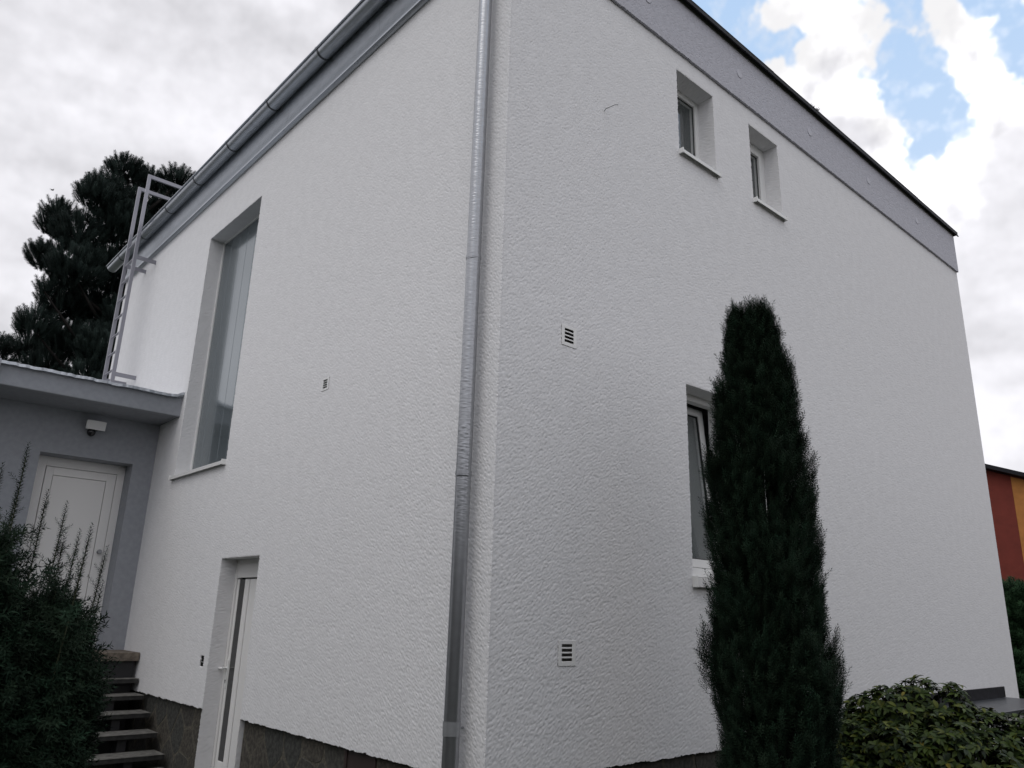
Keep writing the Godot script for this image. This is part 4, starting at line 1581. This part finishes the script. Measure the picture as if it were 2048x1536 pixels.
	roof_base.quad(Vector3(-5.4, 2.9, 0.5), Vector3(5.4, 2.9, 0.5), Vector3(5.4, 5.6, -3.5), Vector3(-5.4, 5.6, -3.5), Vector3(0, 1, 1))
	roof_base.quad(Vector3(-5.4, 2.9, -7.5), Vector3(5.4, 2.9, -7.5), Vector3(5.4, 5.6, -3.5), Vector3(-5.4, 5.6, -3.5), Vector3(0, 1, -1))
	var rb := part("roof", roof_base.mesh(M.roof_tile), n)
	rb.basis = nt
	for k in 13:
		var f := k / 13.0
		var c := Shape.new()
		var a := Vector3(0, lerpf(2.9, 5.6, f), lerpf(0.5, -3.5, f))
		c.box(a + Vector3(-5.4, 0.01, -0.34), a + Vector3(5.4, 0.06, 0.02), 0.01, Basis(Vector3.RIGHT, 0.5))
		part("tile_course", c.mesh(M.roof_tile), rb)
	var lobes := []
	for k in 16:
		var d := sphere_dir()
		lobes.append([Vector3(d.x * 1.9, 5.6 + d.y * 2.0, d.z * 1.9), rng.randf_range(0.7, 1.0)])
	pine("pine_tree", "pine behind the brick neighbour house, mirrored dark in the tilted window", Vector3(19.5, GROUND, 13.5), lobes, 0.5)
	# a small bird far up in the sky
	var bird := Shape.new()
	bird.tube([Vector3(-0.16, 0, 0), Vector3(-0.08, 0.0, 0), Vector3(0.03, 0.01, 0), Vector3(0.11, 0.02, 0), Vector3(0.15, 0.015, 0)], [0.012, 0.035, 0.045, 0.03, 0.006], 8)
	for e in [-1.0, 1.0]:
		bird.quad(Vector3(0.07, 0.02, 0), Vector3(-0.06, 0.02, 0), Vector3(-0.08, 0.1, e * 0.2), Vector3(0.03, 0.12, e * 0.2), Vector3.UP)
		bird.quad(Vector3(0.03, 0.12, e * 0.2), Vector3(-0.08, 0.1, e * 0.2), Vector3(-0.12, 0.07, e * 0.42), Vector3(-0.1, 0.075, e * 0.42), Vector3.UP)
	bird.tri(Vector3(-0.14, 0, 0), Vector3(-0.26, 0, 0.05), Vector3(-0.26, 0, -0.05), Vector3.UP)
	var b := lone("bird", bird.mesh(M.black_steel), "tiny dark bird flying in the grey sky above the pine", "bird")
	b.position = Vector3(3.7, 26.6, -48.6)
	b.rotation = Vector3(0.2, 0.5, 0.3)
	b.scale = Vector3.ONE * 0.75


# ------------------------------------------------------------------
func _ready() -> void:
	rng.seed = 20240
	# camera
	var cam := Camera3D.new()
	cam.name = "camera"
	cam.fov = 52.477
	cam.near = 0.05
	cam.far = 2000.0
	cam.transform = Transform3D(Basis(Vector3(0.74490313, 0.02843974, 0.6665662), Vector3(-0.21172216, 0.95752569, 0.19575058), Vector3(-0.63268717, -0.28694205, 0.71928521)), Vector3(-3.2253, 1.55, 3.82066))
	add_child(cam)
	cam.current = true
	# sky, sun, exposure
	var env := Environment.new()
	env.background_mode = Environment.BG_SKY
	env.sky = make_sky()
	env.background_energy_multiplier = 1.0
	env.tonemap_mode = Environment.TONE_MAPPER_LINEAR
	env.tonemap_exposure = 1.29
	env.sdfgi_enabled = true
	env.ssao_enabled = true
	env.ssil_enabled = true
	var we := WorldEnvironment.new()
	we.name = "world_environment"
	we.environment = env
	add_child(we)
	var sun := DirectionalLight3D.new()
	sun.name = "sun"
	sun.light_energy = 0.17
	sun.light_angular_distance = 40.0
	sun.light_color = Color(1.0, 0.985, 0.965)
	sun.shadow_enabled = true
	sun.sky_mode = DirectionalLight3D.SKY_MODE_LIGHT_ONLY
	add_child(sun)
	sun.look_at_from_position(Vector3(-5, 8, 0.8), Vector3.ZERO)

	lumps.noise_type = FastNoiseLite.TYPE_SIMPLEX_SMOOTH
	lumps.frequency = 58.0
	lumps.fractal_octaves = 2
	lumps.seed = 3
	grains.noise_type = FastNoiseLite.TYPE_SIMPLEX
	grains.frequency = 105.0
	grains.fractal_type = FastNoiseLite.FRACTAL_NONE
	grains.seed = 4
	pebbles.noise_type = FastNoiseLite.TYPE_CELLULAR
	pebbles.cellular_return_type = FastNoiseLite.RETURN_DISTANCE
	pebbles.frequency = 76.0
	pebbles.fractal_type = FastNoiseLite.FRACTAL_NONE
	pebbles.seed = 21
	waves.noise_type = FastNoiseLite.TYPE_SIMPLEX
	waves.frequency = 1.7
	waves.fractal_octaves = 2
	waves.seed = 8
	make_materials()
	M.door_glass = paint(0.03, 0.03, 0.03, 0.08)
	M.sensor = paint(0.012, 0.012, 0.014, 0.25)
	M.hedge_core = paint(0.022, 0.05, 0.022, 1.0)
	M.red = grained(paint(0.19, 0.032, 0.02, 0.9), noise_map(0.02, 4, 80, 256, 0.85, 1.0), null, 0.7, 0)
	M.orange = grained(paint(0.48, 0.2, 0.05, 0.9), noise_map(0.02, 4, 81, 256, 0.85, 1.0), null, 0.7, 0)
	M.brick_wall = grained(paint(0.16, 0.07, 0.05, 0.9), noise_map(0.05, 3, 82, 256, 0.7, 1.0), null, 1.5, 0)
	M.roof_tile = grained(paint(0.2, 0.08, 0.055, 0.8), noise_map(0.05, 3, 83, 256, 0.7, 1.0), null, 1.5, 0)

	# the ground
	var g := PlaneMesh.new()
	g.size = Vector2(900, 900)
	g.material = M.ground
	var ground := lone("ground", g, "", "")
	ground.position.y = GROUND
	ground.set_meta("kind", "structure")
	ground.set_meta("label", "dark garden ground round the house")

	build_house()
	tuft = sprig_mesh(64, 0.36, 0.05, 1.0, 0.4, 0.06)
	build_porch()
	build_stairs()
	build_ladder()
	build_stairwell_cover()
	build_background()
	build_trees()
	build_column_yew()
	build_yew_bush()
	build_rhododendron()
